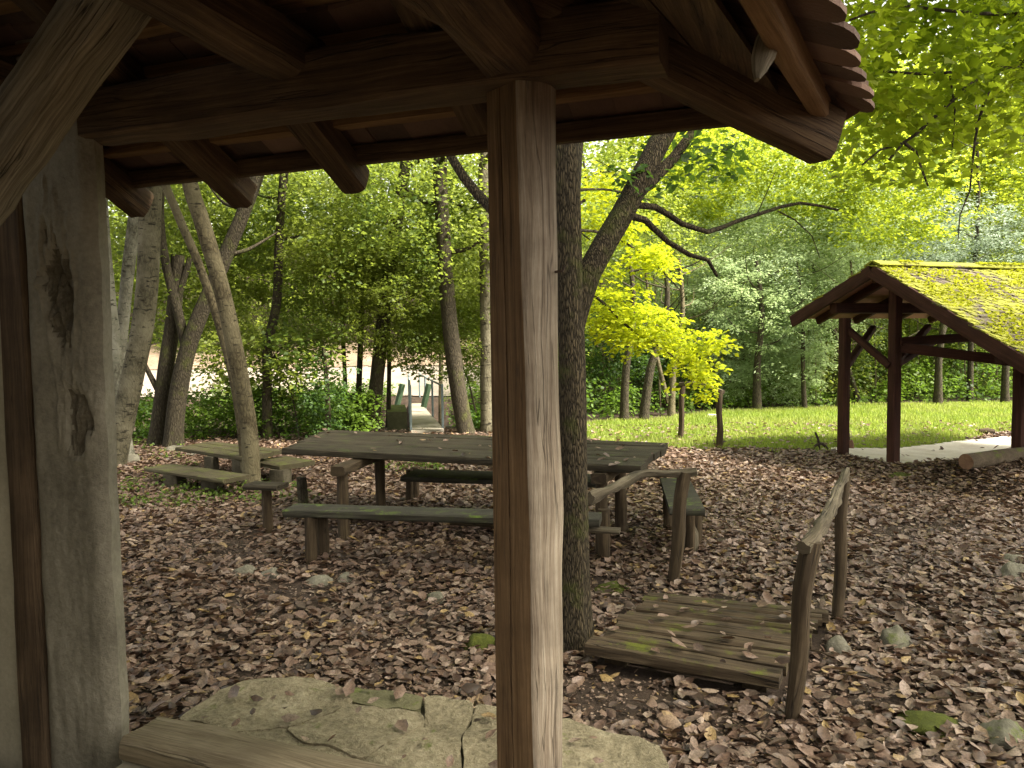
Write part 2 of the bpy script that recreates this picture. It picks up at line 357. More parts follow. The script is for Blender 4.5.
# ------------------------------------------------------------------ leaf clouds (numpy)
T_QUAD = (np.array([(0, 0, 0), (.45, .36, .10), (1, 0, -.08), (.45, -.36, .10)]), [(0, 1, 2, 3)])
T_NARROW = (np.array([(0, 0, 0), (.45, .19, .05), (1, 0, -.06), (.45, -.19, .05)]), [(0, 1, 2, 3)])
_mp = [(0, 0), (.10, .10), (.05, .42), (.28, .34), (.42, .60), (.55, .30), (1.0, 0), (.55, -.30), (.42, -.60), (.28, -.34), (.05, -.42), (.10, -.10)]
T_MAPLE = (np.array([(a, b, .12 * abs(b) - .12 * a * a) for a, b in _mp]), [tuple(range(12))])
T_LITTER = (np.array([(0, 0, .02), (.32, .30, .14), (.36, 0, .0), (.32, -.30, .10), (.72, .24, .17), (.74, 0, .05), (.72, -.24, .20), (1.05, 0, .16)]),
            [(0, 2, 1), (0, 3, 2), (1, 2, 5, 4), (2, 3, 6, 5), (4, 5, 7), (5, 6, 7)])
T_BLADE = (np.array([(0, .09, 0), (0, -.09, 0), (1, 0, .15)]), [(0, 1, 2)])

def cloud_arrays(pos, dirs, nrm, size, T):
    tv, tf = T; n = len(pos)
    dirs = dirs / (np.linalg.norm(dirs, axis=1, keepdims=True) + 1e-9)
    side = np.cross(nrm, dirs); side /= (np.linalg.norm(side, axis=1, keepdims=True) + 1e-9)
    up = np.cross(dirs, side)
    V = (pos[:, None, :] + size[:, None, None] * (tv[None, :, 0, None] * dirs[:, None, :] + tv[None, :, 1, None] * side[:, None, :] + tv[None, :, 2, None] * up[:, None, :])).reshape(-1, 3)
    k = len(tv)
    return V, [(np.array(f)[None, :] + (np.arange(n) * k)[:, None]) for f in tf]

def cloud_mesh(name, parts, smooth_=False):
    """parts: list of cloud_arrays results"""
    Vs = []; loops = []; tot = []; base = 0
    for V, fl in parts:
        Vs.append(V)
        for f in fl:
            loops.append((f + base).ravel()); tot.append(np.full(len(f), f.shape[1], dtype=np.int32))
        base += len(V)
    V = np.concatenate(Vs); L = np.concatenate(loops).astype(np.int32); T = np.concatenate(tot)
    S = np.concatenate(([0], np.cumsum(T)[:-1])).astype(np.int32)
    me = bpy.data.meshes.new(name)
    me.vertices.add(len(V)); me.vertices.foreach_set('co', V.astype(np.float32).ravel())
    me.loops.add(len(L)); me.loops.foreach_set('vertex_index', L)
    me.polygons.add(len(T)); me.polygons.foreach_set('loop_start', S); me.polygons.foreach_set('loop_total', T)
    if smooth_: me.polygons.foreach_set('use_smooth', np.ones(len(T), dtype=bool))
    me.update(calc_edges=True); me.validate()
    return me

def unit(n):
    v = RNG.normal(size=(n, 3)); return v / np.linalg.norm(v, axis=1, keepdims=True)

def sprays(cent, per, rad, flat, lsize, droop=.25, tilt=.45, T=T_QUAD):
    """flat layered sprays of leaves round each centre"""
    n = len(cent); k = n * per
    c = np.repeat(cent, per, axis=0)
    r = np.repeat(rad if hasattr(rad, '__len__') else np.full(n, rad), per)
    ang = RNG.uniform(0, 2 * np.pi, k); rr = np.sqrt(RNG.uniform(0, 1, k)) * r
    # each spray is elongated along its own direction
    sa = np.repeat(RNG.uniform(0, 2 * np.pi, n), per); el = np.repeat(RNG.uniform(.45, 1.0, n), per)
    lx, ly = rr * np.cos(ang), rr * np.sin(ang) * el
    px = lx * np.cos(sa) - ly * np.sin(sa); py = lx * np.sin(sa) + ly * np.cos(sa)
    tx = np.repeat(RNG.normal(0, .3, n), per); ty = np.repeat(RNG.normal(0, .3, n), per)
    pz = tx * px + ty * py - droop * rr * rr / np.maximum(r, .05) + RNG.normal(0, 1, k) * r * flat
    pos = c + np.stack([px, py, pz], 1)
    nrm = np.stack([RNG.normal(0, tilt, k) - tx, RNG.normal(0, tilt, k) - ty, np.ones(k)], 1)
    a2 = np.arctan2(py, px) + RNG.normal(0, .8, k)
    d = np.stack([np.cos(a2), np.sin(a2), RNG.normal(-.25, .3, k)], 1)
    nrm /= np.linalg.norm(nrm, axis=1, keepdims=True)
    return cloud_arrays(pos, d, nrm, lsize * RNG.uniform(.65, 1.25, k), T)

def ellipsoid(n, rx, ry, rz, shell=.55):
    u = unit(n); r = RNG.uniform(shell ** 3, 1, n) ** (1 / 3)
    wob = 1 + .28 * np.sin(u[:, 0] * 5 + RNG.uniform(0, 6)) * np.sin(u[:, 2] * 4 + u[:, 1] * 3 + RNG.uniform(0, 6))
    return u * (r * wob)[:, None] * np.array([rx, ry, rz])

def crown_mesh(name, ns, per, rx, rz, lsize, T=T_QUAD, rad=(.35, .75), flat=.13, shell=.3, cut=None, tilt=.8, droop=.3):
    c = ellipsoid(ns, rx, rx, rz, shell)
    return cloud_mesh(name, [sprays(c, per, RNG.uniform(rad[0], rad[1], ns), flat, lsize, T=T, tilt=tilt, droop=droop)])

CROWN = {}
def crown(key):
    """crown meshes about 2.2 m in radius round their own centre; made once, shared by the copies"""
    if key not in CROWN:
        kind, i = key
        a = dict(green=(185, 46, 2.2, 2.2, .11, T_QUAD, (.35, .8)), bright=(210, 44, 2.2, 2.0, .12, T_QUAD, (.3, .75)), grey=(150, 60, 2.2, 2.1, .13, T_NARROW, (.35, .8)),
                 dark=(230, 46, 2.2, 2.1, .12, T_QUAD, (.35, .8)), yellow=(150, 44, 2.0, 1.6, .115, T_QUAD, (.3, .7)), blue=(130, 60, 2.0, 1.8, .13, T_NARROW, (.3, .7)))[kind]
        me = crown_mesh(f'{kind}_crown', a[0], a[1], a[2], a[3], a[4], a[5], a[6])
        me.materials.append(M['lf_' + kind]); CROWN[key] = me
    return CROWN[key]

#STAGE2
# ------------------------------------------------------------------ ground
def axis(segs):
    out = []
    for a, b, s in segs: out += list(np.arange(a, b, s))
    return np.array(out + [segs[-1][1]])
def sheet(name, xs, ys, mat, dz=0.0, keep=None, kind='structure', zf=gz):
    V = []; idx = {}; Fc = []
    for j, y in enumerate(ys):
        for i, x in enumerate(xs): V.append((x, y, zf(x, y) + dz))
    nx = len(xs)
    for j in range(len(ys) - 1):
        for i in range(nx - 1):
            if keep is None or keep((xs[i] + xs[i + 1]) / 2, (ys[j] + ys[j + 1]) / 2): Fc.append((j * nx + i, j * nx + i + 1, (j + 1) * nx + i + 1, (j + 1) * nx + i))
    if keep is not None:
        used = sorted({i for f in Fc for i in f}); mp = {o: k for k, o in enumerate(used)}
        V = [V[o] for o in used]; Fc = [tuple(mp[i] for i in f) for f in Fc]
    me = bpy.data.meshes.new(name); me.from_pydata(V, [], Fc); me.polygons.foreach_set('use_smooth', [True] * len(Fc))
    return tag(link(name, me, mat), kind=kind)
def inpoly(x, y, poly):
    c = False; n = len(poly); j = n - 1
    for i in range(n):
        xi, yi = poly[i]; xj, yj = poly[j]
        if (yi > y) != (yj > y) and x < (xj - xi) * (y - yi) / (yj - yi) + xi: c = not c
        j = i
    return c
def polyl(x, pts):
    if x <= pts[0][0]: return pts[0][1]
    for (a, b), (c, d) in zip(pts, pts[1:]):
        if x <= c: return b + (d - b) * (x - a) / (c - a)
    return pts[-1][1]
def nz(x, y, s, o=0.0): return mnoise.noise((x * s + o, y * s - o, o * .37))

LAWN_N = [(.2, 14.2), (1.5, 13.0), (2.9, 11.9), (4.6, 11.35), (5.2, 11.9), (9.3, 14.0), (14, 16.5), (20, 19)]
LAWN_F = [(.2, 14.6), (1.6, 15.6), (2.7, 16.4), (4.3, 17.6), (7, 18.5), (13, 19.5), (20, 20)]
def lawn(x, y, soft=.35):
    if x < .2 or x > 20: return False
    w = nz(x, y, 1.3, 3) * soft + nz(x, y, 4, 8) * soft * .5
    return polyl(x, LAWN_N) + w < y < polyl(x, LAWN_F) + w
SAND = [(p.x, p.y) for p in (on(*q, 0) for q in [(820, 450.5), (852, 447), (898, 441.6), (953, 436), (1010, 433), (1090, 428), (1170, 440), (1080, 462), (957, 472), (929, 470), (909, 466), (872, 461), (852, 457)])]
def sand(x, y): 
    w = .12 * nz(x, y, 2.2, 5); return inpoly(x + w, y + w, SAND)

sheet('ground', axis([(-160, -40, 6), (-40, -10, .6), (-10, 12, .22), (12, 40, .6), (40, 160, 6)]), axis([(-60, 0, 4), (0, 23, .22), (23, 66, .6), (66, 220, 8)]), M['soil'])
lawn_soil = surf('lawn_soil', (.05, .075, .012), (.09, .13, .02), (.13, .16, .035), scale=3, bump=.6)
fx = np.arange(0, 20.2, .15)
sheet('lawn', fx, np.arange(10.5, 20.6, .15), lawn_soil, .012, lambda x, y: lawn(x, y))
sheet('sand_yard', np.arange(4, 13, .1), np.arange(10, 15, .1), M['sand'], .024, sand)
# the pale road beyond the stream and the earth bank above it
sheet('road', np.arange(-26, 0.6, .5), np.arange(22.6, 31, .3), M['road'], .03, lambda x, y: 22.9 + .5 * nz(x, y, .5) < y < 30.2 + .5 * nz(x, y, .4, 4) and x < -.6 + nz(x, y, .4, 2))
sheet('earth_bank', np.arange(-26, 2.2, .5), np.arange(29.4, 37, .3), M['bank'], .06, lambda x, y: 29.6 + .6 * nz(x, y, .5, 7) < y < 33 + .9 * nz(x, y, .4, 9))
me = bpy.data.meshes.new('stream_water'); me.from_pydata([(-26, 16.2, -.62), (.8, 16.2, -.62), (.8, 21.8, -.62), (-26, 21.8, -.62)], [], [(0, 1, 2, 3)])
tag(link('stream_water', me, M['water']), kind='structure')

# ------------------------------------------------------------------ the porch
PH = R(20); UD = Vector((math.cos(PH), -math.sin(PH), 0)); VD = Vector((math.sin(PH), math.cos(PH), 0)); PO = Vector((.04, 2.33, 0))
def BW(u, v, z=0.0): return PO + UD * u + VD * v + Vector((0, 0, z))
def toB(p): d = Vector(p) - PO; return d.dot(UD), d.dot(VD)

porch = empty('timber_porch', BW(0, 0, 0), 'old timber porch with clay tiled roof, plaster wall and rough hewn post', 'porch')
# corner post: planed brown face and pale waney face
rings = []; mis = None
secL = [(-.104, .03), (-.06, -.014), (-.018, -.052)]; 
for i in range(81):
    t = i / 80; z = .10 + t * 2.42
    ex = .018 * (1 - t) + .006 * mnoise.noise((z * 2.2, 1, 0)) - .012 * smooth(.55, 1, t)      # where the two faces meet
    k = 1 + .018 * mnoise.noise((z * 1.7, 5, 2)); wv = .010 * mnoise.noise((z * 1.9, 9, 4)) + .012 * math.exp(-((z - 1.25) / .18) ** 2)
    cs_ = .46 + .05 * mnoise.noise((z * .8, 3, 8)); cd_ = .014 * smooth(.12, .3, t) * (1 - smooth(.8, .95, t)) + .004
    lx = lambda q: -.104 + (ex + .098) * q; ly = lambda q: .04 - .108 * q
    dn = .005 * mnoise.noise((z * 4, 2, 6))
    sec = [(-.104, .04), (lx(cs_ * .5) + dn * .3, ly(cs_ * .5) + dn), (lx(cs_ - .022), ly(cs_ - .022)), (lx(cs_) + cd_ * .7, ly(cs_) + cd_), (lx(cs_ + .022), ly(cs_ + .022)), (lx(.78) + dn * .3, ly(.78) - dn), (ex - .006, -.068), (ex + .006, -.071), (.055 + wv * .5, -.052), (.086 + wv, -.022), (.103 + wv, .018), (.096 + wv, .062), (.05, .10), (-.02, .112), (-.08, .095)]
    rings.append([Vector((PO.x + a * k, PO.y + b * k, z)) for a, b in sec])
mb = MB(); mb.loft(rings, mis=[0, 0, 0, 0, 0, 0, 1, 1, 1, 1, 1, 1, 1, 0, 0])
post = mb.build('corner_post', [M['plankbrown'], M['palewood']], porch)
post['label'] = 'post with planed brown face and pale split face'
mb = MB(); a = Vector((PO.x + .093, PO.y - .015, 2.03 - .055)); 
mb.tube([a, a + Vector((.022, -.012, .002)), a + Vector((.03, -.013, .018))], [.004, .004, .003], 6); mb.build('hook', M['iron'], post)
# drying crack down the planed face
# plates and joists
ZB = 1.75
def part(name, mat, fn, parent=porch, smooth_=True):
    mb = MB(); fn(mb); return mb.build(name, mat, parent, smooth_)
part('front_plate', M['roofwood'], lambda b: b.beam(BW(-1.66, 0, ZB + .86), BW(.42, 0, ZB + .86), .17, .18, rough=.012, seg=40))
part('side_plate', M['greylog'] if False else M['roofwood'], lambda b: b.beam(BW(-.02, .10, ZB + .885), BW(.05, -3.4, ZB + .93), .21, .20, rough=.03, cham=.05, seg=26))
part('joist', M['roofwood'], lambda b: b.beam(BW(-.78, .06, ZB + .95), BW(-.78, -3.4, ZB + 1.03), .17, .16, rough=.016, cham=.03, seg=26))
part('joist', M['roofwood'], lambda b: b.beam(BW(-1.9, .06, ZB + .95), BW(-1.9, -3.4, ZB + 1.03), .17, .16, rough=.016, cham=.03, seg=26))
# the roof: front slope and side slope, meeting in a hip
UE, VE = .92, .66; ZE = 1.78 + .745; K = .5                  # corner of the tile eaves
ED = Vector((.16, .987, 0)).normalized(); SIN = Vector((-ED.y, ED.x, 0))    # side eave direction (towards the corner), inward
def dfront(u, v): return VE - v
def dside(u, v): return (u - UE) * SIN.x + (v - VE) * SIN.y
def zroof(u, v): return ZE + K * min(dfront(u, v), dside(u, v))
def hip(d):      # point on the hip at distance d from both eaves
    v = VE - d; u = UE + (d - (v - VE) * SIN.y) / SIN.x; return u, v
RL = 3.3                                                     # slope length to the ridge, in plan
# rafters on the front slope (under the battens)
def rafter(u, v0, v1, drop=.09, w=.115, h=.13, name='rafter'):
    def f(b):
        z0, z1 = ZE + K * (VE - v0) - drop, ZE + K * (VE - v1) - drop
        b.beam(BW(u, v0, z0), BW(u, v1, z1), w, h, rough=.01, cham=.02, seg=max(8, int((v0 - v1) / .12)))
    return part(name, M['roofwood'], f)
for u in (-3.3, -2.72, -2.14, -1.55, -.96):
    rafter(u, VE - .02 + random.uniform(-.01, .03), -2.6)
for u in (-.3, .12, .5):
    d0 = .2; vh = VE - dside(u, VE) if False else None
    # jack rafters end on the hip
    lo = VE - .05; d = 0
    while dside(u, lo - d) > d + .05 and d < 2.5: d += .02
    if u < -.2: rafter(u, VE - .25, VE - max(.45, d), name='jack_rafter')
# side slope rafters
for k, s in enumerate((1.9, 2.5)):
    def f(b, s=s):
        e = Vector((UE, VE, 0)) - ED * s; a = e + SIN * .07; c = e + SIN * min(1.9, s * .93)
        b.beam(BW(a.x, a.y, ZE + K * .07 - .115), BW(c.x, c.y, ZE + K * min(1.9, s * .93) - .115), .11, .13, rough=.01, cham=.02)
    part('side_rafter', M['roofwood'], f)
def hiprafter(b):
    u1, v1 = hip(.05); u0_, v0_ = hip(2.6)
    b.beam(BW(u1, v1, ZE + K * .05 - .12), BW(u0_, v0_, ZE + K * 2.6 - .12), .14, .17, rough=.014, cham=.02, seg=34)
part('hip_rafter', M['roofwood'], hiprafter)
def hipcheek(b):   # the carved thick tail of the hip rafter
    u1, v1 = hip(.02); u2, v2 = hip(.16); u3, v3 = hip(.5)
    b.beam(BW(u1, v1, ZE - .215), BW(u2, v2, ZE - .20), .135, .10, rough=.008, cham=.02, seg=4, taper=.9)
# eave boards and battens
part('fascia_board', M['roofwood'], lambda b: b.beam(BW(-4.4, VE - .075, ZE + K * .075 - .03), BW(UE - .10, VE - .075, ZE + K * .075 - .03), .05, .07, rough=.004, cham=.006, seg=30))
for d in (.235, .40, .565, .73, .90, 1.07, 1.24, 1.41):
    uh = hip(d)[0]
    part('roof_batten', M['batten'], lambda b: b.beam(BW(-4.4, VE - d, ZE + K * d - .026), BW(uh, VE - d, ZE + K * d - .026), .062, .036, rough=.003, cham=.004, seg=30))
def side_line(d, s0, s1):
    e = Vector((UE, VE, 0)) + SIN * d; a = e - ED * s0; c = e - ED * s1
    return BW(a.x, a.y, ZE + K * d), BW(c.x, c.y, ZE + K * d)
def f(b):
    a, c = side_line(.06, .03, 3.6); dz = Vector((0, 0, -.035)); b.beam(a + dz, c + dz, .058, .085, rough=.006, cham=.008, seg=26)
part('eave_board', M['batten'], f)
for d in (.28, .45, .62, .79, .96):
    def f(b):
        a, c = side_line(d, d * .93 + .02, 3.6); dz = Vector((0, 0, -.026)); b.beam(a + dz, c + dz, .06, .036, rough=.003, cham=.004, seg=20)
    part('side_batten', M['batten'], f)
# boards under the side slope
for k in range(7):
    def f(b, k=k):
        d0_, d1_ = .16 + k * .21, .16 + k * .21 + .2
        for (da, db) in ((d0_, d1_),):
            q = []
            for d, s_ in ((da, da * .93 + .03), (db, db * .93 + .03), (db, 3.6), (da, 3.6)):
                e = Vector((UE, VE, 0)) + SIN * d - ED * s_; q.append(BW(e.x, e.y, ZE + K * d - .052))
            n0 = len(b.v); b.v += [tuple(p) for p in q] + [tuple(p - Vector((0, 0, .022))) for p in q]
            for fa in ((0, 1, 2, 3), (7, 6, 5, 4), (0, 4, 5, 1), (1, 5, 6, 2), (2, 6, 7, 3), (3, 7, 4, 0)):
                b.face([n0 + i for i in fa], [(b.v[n0 + i][0] * .34 + b.v[n0 + i][1] * .94, b.v[n0 + i][0] * .94 - b.v[n0 + i][1] * .34) for i in fa])
    part('soffit_board', M['roofwood'], f, smooth_=False)
def f(b):
    for sg in (0, 1):
        for k in range(16):
            q = []
            for d, o_ in ((k * .2 + .01, 0), (k * .2 + .21, 0), (k * .2 + .21, .22), (k * .2 + .01, .22)):
                u, v = hip(d)
                if sg == 0: u -= o_; 
                else: e = ED * o_; u -= e.x; v -= e.y
                q.append(BW(u, v, ZE + K * d + .004))
            n0 = len(b.v); b.v += [tuple(p) for p in q]; b.face([n0, n0 + 1, n0 + 2, n0 + 3])
part('hip_leak_strip', M['tile'], f)  # strips added under the tiles to stop light leaking through along the hip
# a broken batten end hanging from the side slope
bb = at(772, 26, 1.95); be = at(757, 80, 1.93)
part('broken_batten', M['greylog'], lambda b: b.loft([[c + CR * (w * math.cos(q)) + fw * (.016 * math.sin(q)) for q in [k * math.pi / 4 for k in range(8)]] for c, w in ((bb, .026), (bb.lerp(be, .3), .032), (bb.lerp(be, .6), .03), (bb.lerp(be, .85), .018), (be, .006))]))
# tiles: flat plates with rounded tails, in overlapping courses
def tiles(name, origin_fn, ncourse, u_range_fn, wt=.165, exp=.15, ln=.36):
    """origin_fn(s, d) -> world point on the slope, s along the eave, d up the slope in plan"""
    V, Fc = [], []
    for c in range(ncourse):
        d0 = c * exp - .01; s0, s1 = u_range_fn(d0); off = (c % 2) * wt / 2
        i0 = int(math.floor((s0 - off) / wt)); i1 = int(math.ceil((s1 - off) / wt))
        for i in range(i0, i1):
            a = i * wt + off; m = a + wt / 2
            if m < s0 - .02 or m > s1 + .02: continue
            w = wt * .499; lift = .022 + random.uniform(-.003, .006); tw = random.uniform(-.006, .006); sl = random.uniform(-.012, .012)
            out = [(-w, ln), (w, ln), (w, .05)] + [(w * math.cos(q), .05 - .055 * math.sin(q)) for q in (.5, 1.0, math.pi / 2, 2.14, 2.64)] + [(-w, .05)]
            b = len(V)
            for th in (0, .016):
                for (x, y) in out:
                    p = origin_fn(m + x, max(d0 + y + sl, -.13)); hgt = lift * (1 - y / ln) + th + tw * x / w
                    V.append(tuple(p + Vector((0, 0, hgt))))
            n = len(out)
            Fc.append(tuple(b + k for k in range(n))); Fc.append(tuple(b + n + k for k in reversed(range(n))))
            for k in range(n): Fc.append((b + (k + 1) % n, b + k, b + n + k, b + n + (k + 1) % n))
    me = bpy.data.meshes.new(name); me.from_pydata(V, [], Fc); me.update()
    return link(name, me, M['tile'], porch)
tiles('roof_tiles', lambda s, d: BW(s, VE - d, ZE + K * d), 22, lambda d: (-4.5, hip(max(d, 0))[0] - .07))
def so(s, d):
    e = Vector((UE, VE, 0)) + SIN * d - ED * s; return BW(e.x, e.y, ZE + K * d)
tiles('side_roof_tiles', lambda s, d: so(s, d - .085), 13, lambda d: (max(d - .085, 0) * .9 - .02, 4.2))
def f(b):
    pts = [BW(*hip(d), ZE + K * d + .05) for d in np.linspace(-.02, 3.2, 16)]
    b.tube(pts, [.075] * 16, 8, rough=.1)
part('hip_cap', M['tile'], f)
# rear slope closes the roof over the cabin
def f(b):
    q = [BW(-4.5, VE - RL, ZE + K * RL + .03), BW(.2, VE - RL, ZE + K * RL + .03), BW(.4, VE - 2 * RL, ZE + .03), BW(-4.5, VE - 2 * RL, ZE + .03)]
    n0 = len(b.v); b.v += [tuple(p) for p in q] + [tuple(p + Vector((0, 0, .05))) for p in q]
    for fa in ((3, 2, 1, 0), (4, 5, 6, 7), (0, 1, 5, 4), (1, 2, 6, 5), (2, 3, 7, 6), (3, 0, 4, 7)): b.face([n0 + i for i in fa])
part('rear_roof', M['tile'], f, smooth_=False)
# floor, sill and wall
part('porch_floor', M['floor'], lambda b: b.box(-4.2, -.2, -3.4, -.19, -.05, .12, fn=BW), smooth_=False)
SL0, SL1 = on(125, 721, .375), on(337, 771, .375); SLd = (SL1 - SL0).normalized(); SL1 = SL0 + SLd * 1.45; SL0 = SL0 + SLd * .085
dz = Vector((0, 0, -.045)); part('sill_beam', M['sill'], lambda b: b.beam(SL0 + dz, SL1 + dz, .205, .09, rough=.016, cham=.02, seg=40))
dz2 = Vector((0, 0, -.24)) - VD * .02; part('foundation', M['floor'], lambda b: b.beam(SL0 + dz2, SL1 + dz2, .30, .29, rough=.012, cham=.03, seg=40))
# the big grey hewn trunk standing in the wall line, with two healed bark scars
def f(b):
    rings = []; NR, NC = 150, 64; sc = []
    scars = ((-1.79, 1.97, .075, .25, .026), (-1.725, 1.50, .075, .125, .014), (-1.88, 2.0, .012, .02, -.018))
    for i in range(NR + 1):
        t = i / NR; z = .02 + t * 2.88
        wl = .005 * mnoise.noise((z * 1.6, 3, 1)) + .006 * mnoise.noise((z * 5, 3, 1)); wr = .007 * mnoise.noise((z * 1.3, 7, 2)) + .007 * mnoise.noise((z * 6, 7, 2))
        ul, ur = -1.985 + wl, -1.618 + wr; ring = []
        for k in range(NC + 1):
            u = ul + (ur - ul) * k / NC; e = min(k, NC - k) / NC
            dv = -.085 + .03 * (1 - min(1, e * 6)) ** 2; mk = 0
            for (uc, zc, su, sz, dp) in scars:
                w_ = .018 * mnoise.noise((z * 9, uc, 3)); qx, qz = (u - uc + .05 * (z - zc) + w_) / su, (z - zc) / sz
                d2 = math.hypot(qx, qz) + .45 * mnoise.noise((u * 30, z * 9, uc * 3)) + .25 * mnoise.noise((u * 80, z * 20, uc)); q = 1 - smooth(.55, 1.05, d2)
                if dp > 0: 
                    dv += dp * q * (.9 + 1.9 * mnoise.noise((u * 75, z * 13, uc))) - .010 * math.exp(-((d2 - 1.15) / .22) ** 2)
                    if q > .35 and su > .02: mk = 1
                else: dv += dp * q
            dv += .007 * mnoise.noise((u * 6, z * 2.5, 2)) + .004 * mnoise.noise((u * 25, z * 8, 4))
            ring.append(BW(u, dv, z)); sc.append(mk)
        ring += [BW(ur - .04, .02, z), BW((ul + ur) / 2, .05, z), BW(ul + .02, .03, z)]; sc += [0, 0, 0]
        rings.append(ring)
    b.loft(rings)
    n = NC + 4
    for q in range(len(b.mi)):
        f_ = b.f[q]
        if len(f_) == 4 and sum(sc[i] for i in f_) >= 3: b.mi[q] = 1
part('hewn_trunk', [M['pillar'], M['scar']], f)
part('wall_board', M['board'], lambda b: b.beam(BW(-2.055, -.02, .02), BW(-2.05, -.02, 2.75), .145, .12, up=VD, rough=.008, cham=.01, seg=24))
part('plaster_wall', M['plaster'], lambda b: [b.box(-4.2, -2.11, -.06, .05, .02, 2.75, fn=BW)], smooth_=False)
part('end_wall', M['plaster'], lambda b: b.box(-4.35, -4.2, -3.4, .05, -.05, 2.56, fn=BW), smooth_=False)
part('back_wall', M['plaster'], lambda b: b.box(-4.2, .1, -3.55, -3.4, -.05, 2.62, fn=BW), smooth_=False)
def f(b):
    pts = [at(-95, 300, 2.30), at(0, 152, 2.24), at(90, 22, 2.18), at(150, -64, 2.14)]
    rings = []; P = densify(pts, .04)
    d = (P[-1] - P[0]).normalized(); s = d.cross(-fw).normalized(); o = s.cross(d).normalized()
    for i, p in enumerate(P):
        t = i / (len(P) - 1); w = .086 + .012 * mnoise.noise((t * 5, 2, 3)) + .014 * smooth(.6, 1, t); h = .06
        sec = [(-w, -h * .4), (-w * .45, -h), (0, -h * 1.06), (w * .7, -h * .96), (w, -h * .35), (w, h), (0, h * 1.1), (-w, h)]
        rings.append([p + s * (a + .005 * mnoise.noise((t * 14, q, 1))) + o * (-(c + .006 * mnoise.noise((t * 20, q, 6)))) for q, (a, c) in enumerate(sec)])
    b.loft(rings)
part('diagonal_brace', M['greylog'], f)
part('upper_rail', M['roofwood'], lambda b: b.beam(BW(-4.2, -.15, 2.62), BW(-2.0, -.15, 2.62), .16, .14, rough=.012, cham=.03))

# ------------------------------------------------------------------ flagstones
def slab(px, z, th, label, mat):
    P = [on(x, y, z) for x, y in px]; c = sum(P, Vector()) / len(P)
    # round and roughen the outline
    out = []
    n = len(P)
    for i in range(n):
        a, b_ = P[i], P[(i + 1) % n]; L = (b_ - a).length; k = max(2, int(L / .035))
        for j in range(k):
            p = a.lerp(b_, (j + .5) / k); nv = .016 * mnoise.noise((p.x * 9, p.y * 9, z)) + .011 * mnoise.noise((p.x * 32, p.y * 32, z))
            out.append(p + (p - c).normalized() * (nv + .011))
    mb = MB(); rings = []
    def top(x, y):
        n1 = mnoise.noise((x * 3.5, y * 5, 1)); st = math.floor(n1 * 4 + .5 * mnoise.noise((x * 12, y * 12, 4))) / 4
        return z + .010 * n1 + .016 * st + .007 * mnoise.noise((x * 14, y * 14, 2)) + .004 * mnoise.noise((x * 40, y * 40, 2))
    for s, dz in ((.97, -th), (1.0, -th * .6), (.985, -th * .35), (1.0, -.006)):
        rings.append([Vector((c.x + (p.x - c.x) * s, c.y + (p.y - c.y) * s, (z + dz if dz < -.02 else top(p.x, p.y) + dz))) for p in out])
    for s in [.995, .975, .95] + [.9 - .06 * q for q in range(15)]:
        rings.append([Vector((c.x + (p.x - c.x) * s, c.y + (p.y - c.y) * s, top(c.x + (p.x - c.x) * s, c.y + (p.y - c.y) * s))) for p in out])
    mb.loft(rings)
    o = mb.build('flagstone', mat, None); me = o.data
    for v in me.vertices: v.co -= Vector((c.x, c.y, 0))
    o.location = (c.x, c.y, 0)
    return tag(o, label, 'flagstone', 'flagstones along the porch')
FL = [([(181, 718), (197, 702), (225, 690), (253, 680), (290, 680), (306, 676), (344, 684), (350, 702), (329, 713), (284, 725), (230, 731)], .10, 'broad pale flagstone with curved outer edge next to the dark leaf litter', 'flag'),
      ([(347, 684), (361, 685), (421, 697), (418, 710), (364, 704), (353, 701)], .09, 'narrow mossy dark flagstone wedged between bigger pale slabs', 'flagmoss'),
      ([(287, 727), (331, 715), (352, 704), (363, 706), (420, 713), (427, 718), (407, 731), (365, 755), (341, 747), (302, 740)], .105, 'smooth pale flagstone in the middle of the paving, with cracked pointed end', 'flag'),
      ([(424, 698), (440, 700), (472, 704), (471, 716), (458, 739), (462, 790), (400, 805), (332, 788), (367, 757), (409, 733), (429, 720)], .10, 'pale flagstone running under the view just beside the brown post', 'flag'),
      ([(477, 705), (520, 710), (565, 719), (580, 724), (610, 730), (640, 738), (661, 751), (668, 765), (650, 800), (600, 830), (470, 810), (463, 741), (475, 717)], .10, 'rounded end flagstone passing behind the foot of the brown post', 'flag'),
      ([(200, 750), (229, 733), (284, 728), (300, 742), (340, 749), (363, 758), (330, 788), (290, 800), (215, 775)], .095, 'flagstone lying tight against the weathered sill beam', 'flag')]
FLAGP = []
bed = [on(x, y, .07) for x, y in [(188, 722), (230, 694), (256, 684), (304, 681), (344, 688), (420, 701), (475, 708), (565, 723), (610, 735), (638, 743), (655, 758), (640, 800), (560, 830), (300, 810), (200, 770)]]
me = bpy.data.meshes.new('paving_bed'); me.from_pydata([tuple(p) for p in bed] + [(p.x, p.y, -.05) for p in bed], [], [tuple(range(15))[::-1]] + [(k, (k + 1) % 15, 15 + (k + 1) % 15, 15 + k) for k in range(15)])
tag(link('paving_bed', me, M['joint']), kind='structure')
for px, z, lab, mt in FL:
    slab(px, z, .13, lab, M[mt]); FLAGP.append([(p.x, p.y) for p in (on(x, y, z) for x, y in px)])

